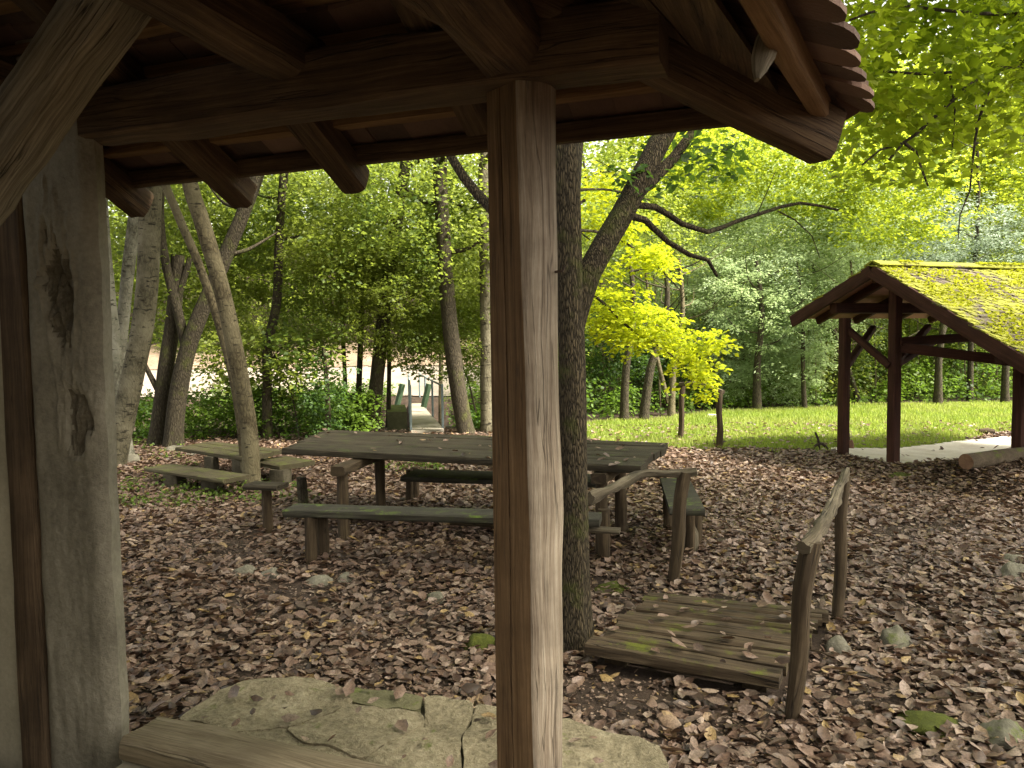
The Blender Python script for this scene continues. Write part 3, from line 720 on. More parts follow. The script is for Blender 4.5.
# ------------------------------------------------------------------ small footbridge beside the oak
ZD = .13
A_, B_, C_, D_ = on(588, 646, ZD), on(779, 681, ZD), on(833, 607, ZD), on(657, 590, ZD)
fb = empty('plank_footbridge', (A_ + B_ + C_ + D_) / 4 - Vector((0, 0, ZD)), 'short mossy plank footbridge with rough pole handrails', 'footbridge')
nP = 10; ws = [1.3, .9, .6, 1.0, .75, .9, .6, .95, .7, .9]; tot = sum(ws); acc = 0
for i in range(nP):
    t0_, t1_ = acc / tot, (acc + ws[i]) / tot; acc += ws[i]; tm = (t0_ + t1_) / 2
    l, r_ = A_.lerp(D_, tm), B_.lerp(C_, tm); w = (A_ - D_).length * (t1_ - t0_) * .89; d = (r_ - l).normalized()
    l = l - d * random.uniform(-.02, .05); r_ = r_ + d * random.uniform(-.03, .03)
    dz = Vector((0, 0, random.uniform(-.012, .004)))
    mb = MB(); mb.beam(l + dz - Vector((0, 0, .03)), r_ + dz - Vector((0, 0, .03)), w, .06, rough=.011, cham=.01, seg=22); mb.build('plank', M['deck'], fb)
for t in (.10, .84):
    p0, p1 = A_.lerp(B_, t), D_.lerp(C_, t); mb = MB(); mb.beam(p0.lerp(p1, .12) - Vector((0, 0, .11)), p1 - Vector((0, 0, .11)), .12, .10, rough=.012); mb.build('stringer', M['leg'], fb)
def pole(px0, px1, r0_, r1_, parent, name, mat, Yt=None, bend=.01, sink=.12):
    b0 = ong(*px0); top = at(*px1, b0.y if Yt is None else Yt)
    d = (top - b0).normalized(); pts = densify([b0 - d * sink, b0.lerp(top, .35) + Vector((bend, 0, 0)), b0.lerp(top, .7) - Vector((bend, 0, 0)), top], .08)
    mb = MB(); mb.tube(pts, lerp_rad(r0_, r1_, len(pts)), 12, rough=.22, fs=3); return mb.build(name, mat, parent), top
pw = lambda p, y: p * y / F / 2
pole((672, 585), (685, 472), .044, .048, fb, 'rail_post', M['leg'])
pole((790, 722), (811, 541), .033, .044, fb, 'rail_post', M['leg'])
pole((836, 620), (845, 476), .036, .036, fb, 'rail_post', M['leg'])
pole((690, 552), (688, 500), .06, .03, fb, 'brace_stub', M['rail'], bend=.03)
Y1 = ong(672, 585).y; Y2 = ong(790, 722).y; Y3 = ong(836, 620).y
def railp(pts, r0_, r1_, name):
    P = densify(pts, .05); mb = MB(); mb.tube(P, lerp_rad(r0_, r1_, len(P)), 12, rough=.7, fs=6); return mb.build(name, M['rail'], fb)
railp([at(803, 548, Y2 - .04), at(815, 535, Y2 + .1), at(832, 506, (Y2 + Y3) / 2), at(846, 472, Y3 + .05)], .030, .027, 'handrail')
railp([at(697, 471, Y1 - .02), at(675, 474, Y1), at(642, 474, Y1 - .15), at(622, 484, Y1 - .35), at(590, 499, Y1 - .7)], .028, .034, 'handrail')

# ------------------------------------------------------------------ the big picnic table
ZT = .75
a, b_, c_, d_ = on(287, 449, ZT), on(641, 467, ZT), on(667, 443, ZT), on(326, 430, ZT)
tb = empty('picnic_table', ong(470, 540) * 1.0, 'large weathered plank table with fallen leaves on its top', 'table')
mb = None
for i in range(6):
    t = (i + .5) / 6; l, r_ = a.lerp(d_, t), b_.lerp(c_, t); dd = (r_ - l).normalized(); l = l + dd * random.uniform(-.03, .03); r_ = r_ + dd * random.uniform(-.03, .03)
    dz = Vector((0, 0, -.03 + random.uniform(-.006, .006)))
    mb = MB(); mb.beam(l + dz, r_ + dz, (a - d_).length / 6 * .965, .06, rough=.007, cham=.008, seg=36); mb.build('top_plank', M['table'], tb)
def vpost(px, topz, r_, parent, name, mat, n=10, sq=False, lean=(0, 0)):
    g = ong(*px); top = Vector((g.x + lean[0], g.y + lean[1], topz)); mb = MB()
    if sq: mb.beam(g - Vector((0, 0, .1)), top, r_ * 2, r_ * 2, up=(0.3, 1, 0), rough=.01, cham=.015, seg=10)
    else:
        P = [g + (top - g) * t for t in np.linspace(-.15, 1, 10)]; mb.tube(P, lerp_rad(r_ * 1.05, r_ * .95, 10), n, rough=.18, fs=4)
    return mb.build(name, mat, parent), g
lp = [(344, 541), (381, 519), (602, 557), (621, 535)]
lg = []
for p in lp: lg.append(vpost(p, .62, .052, tb, 'leg', M['leg'])[1])
for i, j in ((0, 1), (2, 3)):
    p, q = lg[i].copy(), lg[j].copy(); p.z = q.z = .645; e = (q - p).normalized()
    mb = MB(); mb.beam(p - e * .10, q + e * .45, .13, .085, rough=.01); mb.build('cross_beam', M['leg'], tb)
for l_ in lg:
    pass
# benches
def bench(px, z, th, label, legs, lr, mat, lmat, sq=False, extra=None, name='plank_bench'):
    P = [on(x, y, z) for x, y in px]; c = sum(P, Vector()) / 4
    bn = empty(name, Vector((c.x, c.y, 0)), label, 'bench')
    l, r_ = P[0].lerp(P[3], .5), P[1].lerp(P[2], .5)
    mb = MB(); mb.beam(l - Vector((0, 0, th / 2)), r_ - Vector((0, 0, th / 2)), (P[0] - P[3]).length, th, rough=.008, cham=.012, seg=24); mb.build('seat', mat, bn)
    for p in legs: vpost(p, z - th + .005, lr, bn, 'leg', lmat, sq=sq)
    return bn, P
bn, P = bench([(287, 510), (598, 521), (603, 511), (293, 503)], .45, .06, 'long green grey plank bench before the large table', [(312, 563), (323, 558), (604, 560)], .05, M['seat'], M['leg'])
mb = MB(); mb.beam(on(452, 522, .34), on(620, 531, .34), .10, .03, rough=.006); mb.build('lower_board', M['rail'], bn)
bench([(655, 508), (687, 509), (704, 478), (672, 478)], .45, .055, 'short plank bench at the table end near the pole handrail', [(697, 546), (690, 553), (668, 530)], .045, M['seat'], M['leg'])
bench([(405, 477), (600, 483), (606, 474), (412, 469)], .40, .05, 'bench on the far side of the large table, hidden under its top', [(410, 503), (416, 500)], .042, M['seat'], M['leg'])
st = empty('stool', ong(268, 532), 'small dark post stool with flat board cap standing off the bench end', 'stool')
_, g = vpost((268, 532), .42, .048, st, 'leg', M['leg'])
mb = MB(); p0 = g + Vector((-.17, .03, .44)); mb.beam(p0, g + Vector((.17, -.06, .44)), .22, .045, rough=.008); mb.build('seat', M['table'], st)
mb = MB(); g = ong(304, 512); mb.tube([g + Vector((-.02 * t, 0, -.1 + .47 * t)) for t in np.linspace(0, 1, 8)], lerp_rad(.06, .05, 8), 12, rough=.3, fs=4)
tag(mb.build('tree_stump', M['barkdark']), 'thin dark stump post rising behind the bench end', 'stump')
# the small mossy table farther off
ZS = .36
tq = [on(176, 447, ZS), on(247, 458, ZS), on(284, 449, ZS), on(213, 441, ZS)]
t2 = empty('mossy_table', sum(tq, Vector()) / 4 - Vector((0, 0, ZS)), 'small mossy table on thick stubby legs beyond the curved trunk', 'table')
for i in range(3):
    t = (i + .5) / 3; mb = MB(); mb.beam(tq[0].lerp(tq[3], t) - Vector((0, 0, .028)), tq[1].lerp(tq[2], t) - Vector((0, 0, .028)), (tq[0] - tq[3]).length / 3 * .97, .055, rough=.012, seg=16); mb.build('top_plank', M['mosswood'], t2)
for p in ((212, 479), (240, 483), (262, 472)): vpost(p, ZS - .053, .07, t2, 'leg', M['stonewood'], sq=True)
bench([(151, 468), (234, 479), (241, 475), (166, 463)], .24, .05, 'low mossy bench on stubby legs at the near side of the small table', [(175, 488), (213, 492)], .10, M['mosswood'], M['stonewood'], sq=True)
bench([(262, 461), (290, 466), (305, 460), (276, 455)], .26, .06, 'low mossy bench partly hidden by the curved tan trunk', [(281, 486)], .10, M['mosswood'], M['stonewood'], sq=True)

# ------------------------------------------------------------------ pavilion
AL = R(20); RD = Vector((math.cos(AL), math.sin(AL), 0)); GD = Vector((math.sin(AL), -math.cos(AL), 0))     # along the ridge; towards the viewer
B0 = ong(893, 464)
pv = empty('open_shelter', B0, 'open timber shelter with moss covered roof and red brown posts', 'shelter')
def PW(s, t, z): return Vector((B0.x, B0.y, 0)) + RD * s + GD * t + Vector((0, 0, z))
apex = at(877, 266, PW(-.4, 0, 0).y); ZR = apex.z
# measure the two verge ends from their own places
def vz(px, py, s):
    d = ray(px, py); best = None
    for k in range(-600, 600):
        t = k * .005; p = PW(s, t, 0)
        if p.y < 2: continue
        q = d.x / d.y - p.x / p.y
        if best is None or abs(q) < best[0]: best = (abs(q), t, EYE.z + d.z / d.y * p.y)
    return best[1], best[2]
tn, zn = vz(1024, 357, -.4); tf, zf_ = vz(793, 317, -.4)
kn = (ZR - zn) / tn; kf = (ZR - zf_) / (-tf)
TN = tn + .35; TF = tf
def zr(t): return ZR - (kn * t if t > 0 else kf * -t)
Ca = PW(0, 0, 0)
tC, _ = vz(1018, 440, 0.0); 
tC2, _ = vz(1019, 440, 1.0)
for (s, t) in ((0, 0), (1.0, tC2), (4.4, 0), (4.4, tC), (4.4, -.95)):
    mb = MB(); p = PW(s, t, gz(PW(s, t, 0).x, PW(s, t, 0).y) - .1); q = PW(s, t, zr(t) - .13)
    mb.beam(p, q, .13, .13, up=GD, rough=.004, cham=.012, seg=12); mb.build('post', M['redwood'], pv)
A0 = ong(843, 456); 
mb = MB(); mb.beam(A0 - Vector((0, 0, .1)), at(845, 318, A0.y), .125, .125, up=GD, rough=.004, cham=.012, seg=12); mb.build('post', M['redwood'], pv)
LEN = 4.8
for (t0_, t1_, nm) in ((0, TN, 'barge_board'), (0, TF, 'barge_board')):
    mb = MB(); mb.beam(PW(-.42, t0_, zr(t0_) - .07), PW(-.42, t1_, zr(t1_) - .07), .05, .17, up=(0, 0, 1), rough=.003, cham=.006); mb.build(nm, M['redwood'], pv)
for s in (0.02, .75, 1.5, 2.3, 3.1, 3.9, 4.5):
    for t1_ in (TN, TF):
        mb = MB(); mb.beam(PW(s, 0, zr(0) - .09), PW(s, t1_ * .96, zr(t1_ * .96) - .09), .08, .11, rough=.003); mb.build('rafter', M['redwood'], pv)
mb = MB(); mb.beam(PW(-.35, 0, ZR - .15), PW(LEN, 0, ZR - .15), .12, .14, rough=.003); mb.build('ridge_beam', M['redwood'], pv)
for t in (tC, tf * .52):
    mb = MB(); mb.beam(PW(-.32, t, zr(t) - .2), PW(LEN - .2, t, zr(t) - .2), .13, .15, rough=.003); mb.build('eave_plate', M['redwood'], pv)
# soffit boards: pale boards seen from below between the rafters
for (t1_, nm) in ((TN, 'soffit'), (TF, 'soffit')):
    mb = MB(); mb.box(-.40, LEN, 0, 1, 0, .02, fn=lambda s, t, z, T=t1_: PW(s, t * T, zr(t * T) - .032 + z)); mb.build(nm, M['redlight'], pv, smooth_=False)
# ties and braces of the near frame
zt_ = at(900, 347, B0.y).z
mb = MB(); mb.beam(PW(.05, 0, zt_), at(1020, 362, PW(1.0, tC2, 0).y - .05), .11, .13, rough=.004); mb.build('tie_beam', M['redwood'], pv)
mb = MB(); mb.beam(at(898, 342, B0.y - .02), at(974, 337, B0.y + .55), .12, .12, rough=.006); mb.build('rail_stub', M['redwood'], pv)
def br(p, q, w=.09): 
    mb = MB(); mb.beam(p, q, w, w, rough=.004); mb.build('brace', M['redwood'], pv)
br(at(848, 330, A0.y), at(890, 366, B0.y)); br(at(847, 366, A0.y), at(873, 328, A0.y + .9)); br(at(894, 366, B0.y), at(936, 340, B0.y + .9))
br(at(897, 362, B0.y), at(928, 327, B0.y + 1.2)); 
# mossy roof: courses of wooden shingles with moss on them
def shingles(T, kk, name):
    V, Fc = [], []; n = int(abs(T) / math.cos(math.atan(kk)) / .095); sg = 1 if T > 0 else -1
    for c in range(n + 1):
        s = -.45 + random.uniform(0, .05)
        while s < LEN + .05:
            w = random.uniform(.06, .12); t0_ = abs(T) * (1 - c / n) + random.uniform(-.012, .03); t1_ = t0_ - .22
            if t1_ < -.02: t1_ = -.0
            b0 = len(V); lift = random.uniform(.0, .018)
            for (ss, tt, zz) in ((s, t0_, .042 + lift), (s + w * .96, t0_, .042 + lift), (s + w * .96, t1_, .014), (s, t1_, .014)):
                for dz in (0, -.018): V.append(tuple(PW(ss, sg * tt, zr(sg * tt) + zz + dz)))
            for f in ((0, 2, 4, 6), (7, 5, 3, 1), (0, 1, 3, 2), (2, 3, 5, 4), (4, 5, 7, 6), (6, 7, 1, 0)): Fc.append(tuple(b0 + i for i in f))
            s += w
    me = bpy.data.meshes.new(name); me.from_pydata(V, [], Fc); me.update()
    return link(name, me, M['shingle'], pv)
def shingle_mat():
    m, nt, out = newmat('mossy_shingle'); x = N(nt); g = x.n('ShaderNodeNewGeometry'); ob = g.outputs['Position']; rnd = g.outputs['Random Per Island']
    c = x.ramp(x.math('ADD', x.math('MULTIPLY', rnd, .6), x.math('MULTIPLY', x.noise(ob, 30, 4), .4)), [(.15, (.045, .034, .024)), (.5, (.09, .07, .05)), (.85, (.145, .115, .088))])
    big = x.noise(x.mapping(ob, (1, 1, 1)), 1.3, 5, .75); fine = x.noise(ob, 16, 5, .75)
    f = x.math('ADD', x.math('ADD', x.math('MULTIPLY', big, .5), x.math('MULTIPLY', fine, .4)), x.math('MULTIPLY', rnd, .12))
    mm = x.ramp(f, [(.455, (0, 0, 0)), (.51, (1, 1, 1))])
    c = x.mix(mm, c, x.mix(x.noise(ob, 60, 3), (.06, .07, .006), (.30, .30, .016)))
    b = x.n('ShaderNodeBsdfPrincipled', i_Roughness=.95); x.l(c, b.inputs['Base Color']); x.l(x.bump(x.math('ADD', fine, mm), .6, .02), b.inputs['Normal']); x.l(b.outputs[0], out.inputs[0])
    return m
M['shingle'] = shingle_mat()
shingles(TN, kn, 'shingle_roof'); shingles(TF, kf, 'shingle_roof')
mb = MB(); 
for sg in (1, -1):
    mb.beam(PW(-.42, sg * .07, ZR + .035), PW(LEN, sg * .07, ZR + .035), .15, .025, up=GD * (sg * .45) + Vector((0, 0, 1)), rough=.008, seg=50)
mb.build('ridge_cap', M['shingle'], pv)

# ------------------------------------------------------------------ log, stones, small things
e0 = at(966, 462, 9.0); e1 = at(1100, 446, 9.9)
lg_ = empty('fallen_log', e0, 'sawn log with moss lying on the leaves before the shelter', 'log')
P = [e0.lerp(e1, t) for t in np.linspace(0, 1, 14)]; mb = MB(); mb.tube(P, [.10] * 14, 18, rough=.10, cap=False); mb.build('bark', M['logwood'], lg_)
mb = MB(); dd = (e1 - e0).normalized()
mb.tube([e0 - dd * .004, e0 + dd * .02], [.095, .096], 18); mb.build('cut_end', M['logend'], lg_)
def rock(px, w, h, label, mat='rock', asp=.75, sink=.3, name='rock'):
    g = ong(*px); Y = g.y; w = w * Y / F / 2; h = h * Y / F
    import bmesh
    bm = bmesh.new(); bmesh.ops.create_icosphere(bm, subdivisions=4, radius=1); sd = random.random() * 50; rot = random.uniform(0, 6)
    for v in bm.verts:
        d = v.co.normalized(); k = 1 + .28 * mnoise.noise(d * 1.3 + Vector((sd, 0, 0))) + .10 * mnoise.noise(d * 3.5 + Vector((sd, 3, 0))) + .03 * mnoise.noise(d * 9 + Vector((sd, 3, 0)))
        # facets
        for q in range(3):
            n_ = Vector((math.cos(sd + q * 2.1), math.sin(sd + q * 2.1), .5 + .3 * math.sin(sd * q))).normalized()
            ex = d.dot(n_) * k - .72
            if ex > 0: k -= ex * .8
        v.co = Vector((d.x * k * w, d.y * k * w * asp, d.z * k * h * .75 + h * (.5 - sink) * .6))
    me = bpy.data.meshes.new(name); bm.to_mesh(me); bm.free(); me.polygons.foreach_set('use_smooth', [True] * len(me.polygons))
    o = link(name, me, M[mat]); o.location = g; o.rotation_euler.z = rot * .1
    return o
def rk(*a, g=None, **k):
    o = rock(*a, **k); tag(o, a[3], 'rock' if k.get('name', 'rock') == 'rock' else 'moss', g); return o
rk((246, 575), 26, 12, 'small dull stone half sunk in leaves nearest the grey pillar')
rk((271, 577), 22, 10, 'flat brownish stone between two others below the bench')
rk((319, 584), 28, 10, 'pale flat stone in the leaves just under the bench end')
rk((346, 580), 20, 9, 'low dark stone at the end of the row below the bench')
rk((435, 602), 22, 13, 'small pointed stone in the leaves below the table', mat='rockmoss')
rk((839, 652), 30, 17, 'long pale stone touching the foot of the handrail post')
rk((893, 649), 36, 27, 'angular greenish stone standing alone in the open leaves', mat='rockmoss')
rk((1012, 577), 34, 17, 'pale stone at the lower end of the pair by the frame edge')
rk((1013, 564), 30, 12, 'smaller pale stone behind its twin by the frame edge')
rk((1003, 742), 62, 24, 'large mossy boulder in the bottom corner of the leaves', mat='rockmoss')
rk((128, 463), 30, 10, 'pale flat stone at the foot of the leaning pale trunk')
rk((176, 452), 26, 8, 'grey stone at the foot of the dark forked trunk')
rk((196, 456), 20, 6, 'small grey stone beside the small mossy table')
rk((480, 647), 36, 15, 'mound of green moss just behind the brown post', mat='moss', name='moss_clump')
rk((928, 728), 66, 16, 'low green moss cushion beside the mossy boulder', mat='moss', name='moss_clump')
rk((612, 588), 40, 6, 'small moss patch in the leaves behind the footbridge', mat='moss', name='moss_clump')
rk((900, 478), 30, 6, 'yellow green moss patch at the foot of the shelter post', mat='moss', name='moss_clump')
rk((443, 372), 36, 22, 'grey boulder in the earth bank above the far road', name='rock')
# wooden play frame on the lawn
fr = empty('pole_frame', ong(700, 444), 'thin wooden pole frame with crossbar standing on the lawn', 'frame')
_, t1_ = pole((680, 440), (683, 383), .05, .045, fr, 'post', M['leg']); _, t2_ = pole((719, 449), (720, 391), .055, .045, fr, 'post', M['leg'])
P = densify([t1_ + Vector((-.05, 0, -.02)), t1_.lerp(t2_, .5) + Vector((0, 0, .04)), t2_ + Vector((.05, 0, -.02))], .1); mb = MB(); mb.tube(P, [.035] * len(P), 8, rough=.3); mb.build('crossbar', M['rail'], fr)
# small things by the shelter
g = ong(820, 451); it = empty('boot_scraper', g, 'small dark hoop with upright bar at the lawn edge', 'iron hoop'); k = g.y / F
mb = MB(); mb.tube([g + Vector((-10 * k + 20 * k * t, 0, 9 * k * math.sin(math.pi * t) - .02)) for t in np.linspace(0, 1, 12)], [.02] * 12, 8); mb.build('hoop', M['iron'], it)
mb = MB(); mb.tube([g + Vector((0, 0, 0)), g + Vector((-2 * k, 0, 12 * k)), g + Vector((-5 * k, 0, 19 * k))], [.018, .018, .016], 8); mb.build('bar', M['iron'], it)
g = ong(848, 449); k = g.y / F; pm = empty('stump', g, 'squat brown stump with a small upright handle behind the shelter post', 'stump')
mb = MB(); mb.tube([g + Vector((0, 0, -.03)), g + Vector((0, 0, 5 * k)), g + Vector((0, 0, 9 * k))], [.09, .085, .07], 12, rough=.2); mb.build('block', M['logend'], pm)
mb = MB(); mb.tube([g + Vector((0, 0, 8 * k)), g + Vector((.5 * k, 0, 12 * k)), g + Vector((0, 0, 16 * k))], [.03, .02, .025], 8); mb.build('handle', M['iron'], pm)
g = ong(987, 435); k = g.y / F
mb = MB(); mb.tube([g + Vector((-6 * k, .05, 3 * k)), g + Vector((0, 0, 3.2 * k)), g + Vector((6 * k, -.05, 3 * k))], [3.2 * k, 3.5 * k, 3.2 * k], 12, rough=.3, fs=9)
tag(mb.build('log_block', M['leg']), 'short brown log block on the pale sand edge', 'log')
g = ong(885 - 0, 410); 
# pale litter of paper beyond the frame
g = ong(711, 417); mb = MB(); mb.box(-.1, .1, -.06, .06, 0, .05, fn=lambda x, y, z: g + Vector((x + z, y - x * .3, z + .1 * abs(x)))); tag(mb.build('paper_scrap', M['sand'], None, False), 'white scrap on the ground behind the pole frame', 'scrap')

# far footbridge over the stream
q0, q1 = ong(412, 430), ong(443, 428.5)
n0, n1 = on(411, 431, .06), on(444, 429, .06); f0, f1 = at(409, 402, 22.8), at(419.5, 401.5, 23.0)
cb = empty('stream_footbridge', (n0 + n1) / 2, 'narrow pale footbridge with blue steel posts crossing the stream', 'footbridge')
mb = MB(); b0 = len(mb.v); mb.v += [tuple(p) for p in (n0, n1, f1, f0)] + [tuple(p - Vector((0, 0, .16))) for p in (n0, n1, f1, f0)]
for q in ((0, 1, 2, 3), (7, 6, 5, 4), (0, 4, 5, 1), (1, 5, 6, 2), (2, 6, 7, 3), (3, 7, 4, 0)): mb.face([b0 + i for i in q])
mb.build('deck', M['concrete'], cb, False)
for (a_, e_) in ((n0, f0), (n1, f1)):
    tops = []
    for t in (.03, .35, .66, .98):
        p = a_.lerp(e_, t); mb = MB(); mb.tube([p - Vector((0, 0, .1)), p + Vector((0, 0, .85))], [.024, .024], 8); mb.build('rail_post', M['bluesteel'], cb); tops.append(p + Vector((0, 0, .82)))
    mb = MB(); mb.tube(tops, [.02] * 4, 6); mb.build('hand_cable', M['bluesteel'], cb)
for (p, q) in (((396, 410), (402.5, 384)), ((423.5, 407), (429, 384))):
    mb = MB(); mb.tube([at(*p, 19), at(*q, 19)], [.075, .075], 8); mb.build('strut', M['greenpaint'], cb)
mb = MB(); p = at(399, 424, 15.6); mb.box(-.24, .16, -.3, 1.4, -.5, .34, fn=lambda x, y, z: Vector((p.x + x - .16 * y, p.y + y, z))); mb.build('abutment', M['concretemoss'], cb, False)
#STAGE3
# ------------------------------------------------------------------ trees
def trunk_mesh(name, stems, mat, n=12, rough=.12, extra=True, flare=1.35, lobes=0):
    """stems: list of (points, r0, r1)"""
    mb = MB()
    for i, (pts, r0_, r1_) in enumerate(stems):
        P = densify(pts, .14); rad = lerp_rad(r0_, r1_, len(P), .9)
        if i == 0:
            acc = 0
            for k in range(len(P)):
                if k: acc += (P[k] - P[k - 1]).length
                rad[k] *= 1 + (flare - 1) * math.exp(-acc / .22)
        mb.tube(P, rad, n, rough=rough, fs=1.4, lobes=lobes if i == 0 else 0, lobe=.16)
    return mb.mesh(name)
def pxstem(pts, w0, w1, Y=None, ext=3.0, foot=True):
    if foot: g = ong(*pts[0]); Y = Y or g.y
    P = [at(x, y, Y) for x, y in pts]
    if foot: P[0] = g - Vector((0, 0, .12))
    if ext:
        d = (P[-1] - P[-2]).normalized(); d = (d + Vector((0, 0, .5))).normalized()
        P.append(P[-1] + d * ext * .5 + Vector((.1, 0, 0))); P.append(P[-2] + d * ext + Vector((-.1, .1, 0)))
    return P, w0 * Y / F / 2, w1 * Y / F / 2
def limbs(P, n, z0, reach, r_):
    out = []
    for k in range(n):
        p = P[min(len(P) - 1, max(1, int(len(P) * (.45 + .5 * k / n))))]
        a = k * 2.4 + random.random(); q = p + Vector((math.cos(a), math.sin(a), .5)) * reach * random.uniform(.5, 1)
        m = p.lerp(q, .5) + Vector((random.uniform(-.1, .1), random.uniform(-.1, .1), -.08 * reach))
        out.append(([p, m, q], r_, r_ * .25))
    return out
def add_crowns(root, crowns):
    for key, pos, s in crowns:
        me = crown(key); o = bpy.data.objects.new('crown', me); COL.objects.link(o); o.parent = root
        o.location = Vector(pos) - root.location; o.rotation_euler = (random.uniform(-.2, .2), random.uniform(-.2, .2), random.uniform(0, 6.28))
        if not hasattr(s, '__len__'): s = (s, s, s)
        o.scale = s
def tree(label, stems, mat, crowns=(), name='tree', group=None, n=12, rough=.12, lm=5, flare=1.35, cat='tree', lobes=0):
    base = Vector(stems[0][0][0]); base.z += .12
    root = empty(name, base, label, cat, group)
    P, r0_, r1_ = stems[0]
    st = list(stems) + limbs(densify(P, .14), lm, 0, 1.5, max(r1_ * .5, .012))
    link('trunk', trunk_mesh('trunk', st, mat, n, rough, flare=flare, lobes=lobes), mat, root)
    add_crowns(root, crowns)
    return root
def cr(kind, i, px, py, Y, s): return ((kind, i), at(px, py, Y), s)

GL = 'trees between the porch and the stream'
tree('white barked slim trunk rising against the edge of the grey pillar', [pxstem([(126, 462), (117, 400), (107, 300), (98, 195)], 19, 15)], M['barkwhite'], [cr('green', 0, 60, 20, 12, 1.0)], group=GL, lm=0)
tree('thin white spotted trunk between two thicker pale trunks', [pxstem([(116, 457), (119, 370), (127, 280), (138, 190)], 13, 10)], M['barkwhite'], [cr('green', 1, 150, 0, 13, 1.0)], group=GL, lm=0)
tree('thick pale grey trunk leaning in beside the pillar', [pxstem([(110, 468), (130, 390), (146, 300), (151, 190)], 22, 19)], M['barkpale'], [cr('green', 2, 140, 255, 14.5, .8), cr('green', 0, 170, -10, 12, 1.0)], group=GL, rough=.06, lm=0)
tree('dark mossy trunk broken off short behind the pale clump', [pxstem([(156, 446), (164, 385), (174, 310), (178, 255)], 17, 13, ext=0), pxstem([(163, 400), (150, 375), (140, 355)], 7, 4, Y=13.2, ext=0, foot=False), pxstem([(177, 300), (186, 272), (190, 258)], 8, 5, Y=13.2, ext=0, foot=False)], M['barkdark'], [cr('green', 1, 205, 230, 16, .8)], group=GL, lm=0)
tree('dark trunk forked low into two leaning stems', [pxstem([(172, 448), (177, 400), (187, 352), (203, 308), (226, 255), (252, 190)], 19, 10), pxstem([(187, 355), (180, 320), (166, 265), (160, 215)], 10, 6, Y=13.1, foot=False, ext=1.5)], M['barkdark'], [cr('green', 0, 260, 215, 15.5, .75), cr('green', 1, 225, 318, 17, .36), cr('green', 2, 185, 335, 17.5, .3)], group=GL)
tree('curved tan double trunk standing by the small mossy table', [pxstem([(252, 488), (249, 430), (239, 370), (222, 290), (203, 225), (186, 165)], 17, 14, ext=4), pxstem([(245, 470), (238, 405), (225, 345), (201, 270), (178, 215), (160, 165)], 8.5, 8, Y=9.55, foot=False, ext=3)], M['barktan'], [cr('green', 2, 150, -40, 9.5, 1.0), cr('green', 0, 250, -50, 10, .9)], group=GL, rough=.05, lm=0)
tree('slender dark wavy trunk in front of the low hedge', [pxstem([(268, 438), (267, 390), (268, 345), (277, 300), (279, 240), (285, 165)], 10, 7)], M['barkdark'], [cr('green', 1, 305, 240, 15.5, .75), cr('green', 2, 300, 330, 17, .36), cr('green', 0, 255, 340, 17.5, .28)], group=GL)
tree('very thin straight sapling stem by a clump of trunks', [pxstem([(347, 429), (343, 330), (338, 200)], 4.5, 3)], M['barkdark'], [cr('green', 2, 335, 285, 14.5, .5)], name='sapling', group=GL, n=8)
tree('thin dark sapling almost touching a thicker leaning trunk', [pxstem([(357, 429), (361, 330), (366, 200)], 6.5, 4)], M['barkdark'], [cr('green', 0, 350, 215, 14.5, .6)], name='sapling', group=GL, n=8)
tree('leaning dark trunk wrapped in leaves at the near end of the stream bridge', [pxstem([(371, 432), (380, 350), (390, 265), (404, 175)], 15, 10)], M['barkdark'], [cr('green', 1, 395, 290, 15, .55), cr('green', 2, 385, 210, 14.5, .8)], group=GL)
tree('thin sapling stem standing beside the mossy bridge end', [pxstem([(388, 427), (389, 350), (385, 290)], 5, 3)], M['barkdark'], [cr('green', 0, 410, 330, 15.2, .38)], name='sapling', group=GL, n=8)
tree('grey brown trunk bending over the far end of the table', [pxstem([(467, 434), (456, 375), (447, 290), (440, 175)], 17, 12)], M['barkdark'], [cr('green', 1, 455, 260, 15.5, .7), cr('green', 2, 470, 335, 15.3, .42)], group=GL)
tree('pale trunk half hidden behind the porch post', [pxstem([(487, 432), (486, 300), (484, 180)], 13, 11)], M['barkpale'], [cr('green', 0, 500, 215, 15.5, .8), cr('green', 1, 520, 320, 16, .6)], group=GL)
tree('thin tan stem beside the far footbridge railing', [pxstem([(440, 412), (441, 345), (442, 280)], 5, 3, ext=1.5)], M['barktan'], [cr('green', 2, 445, 255, 20, .6)], name='sapling', group=GL, n=8)

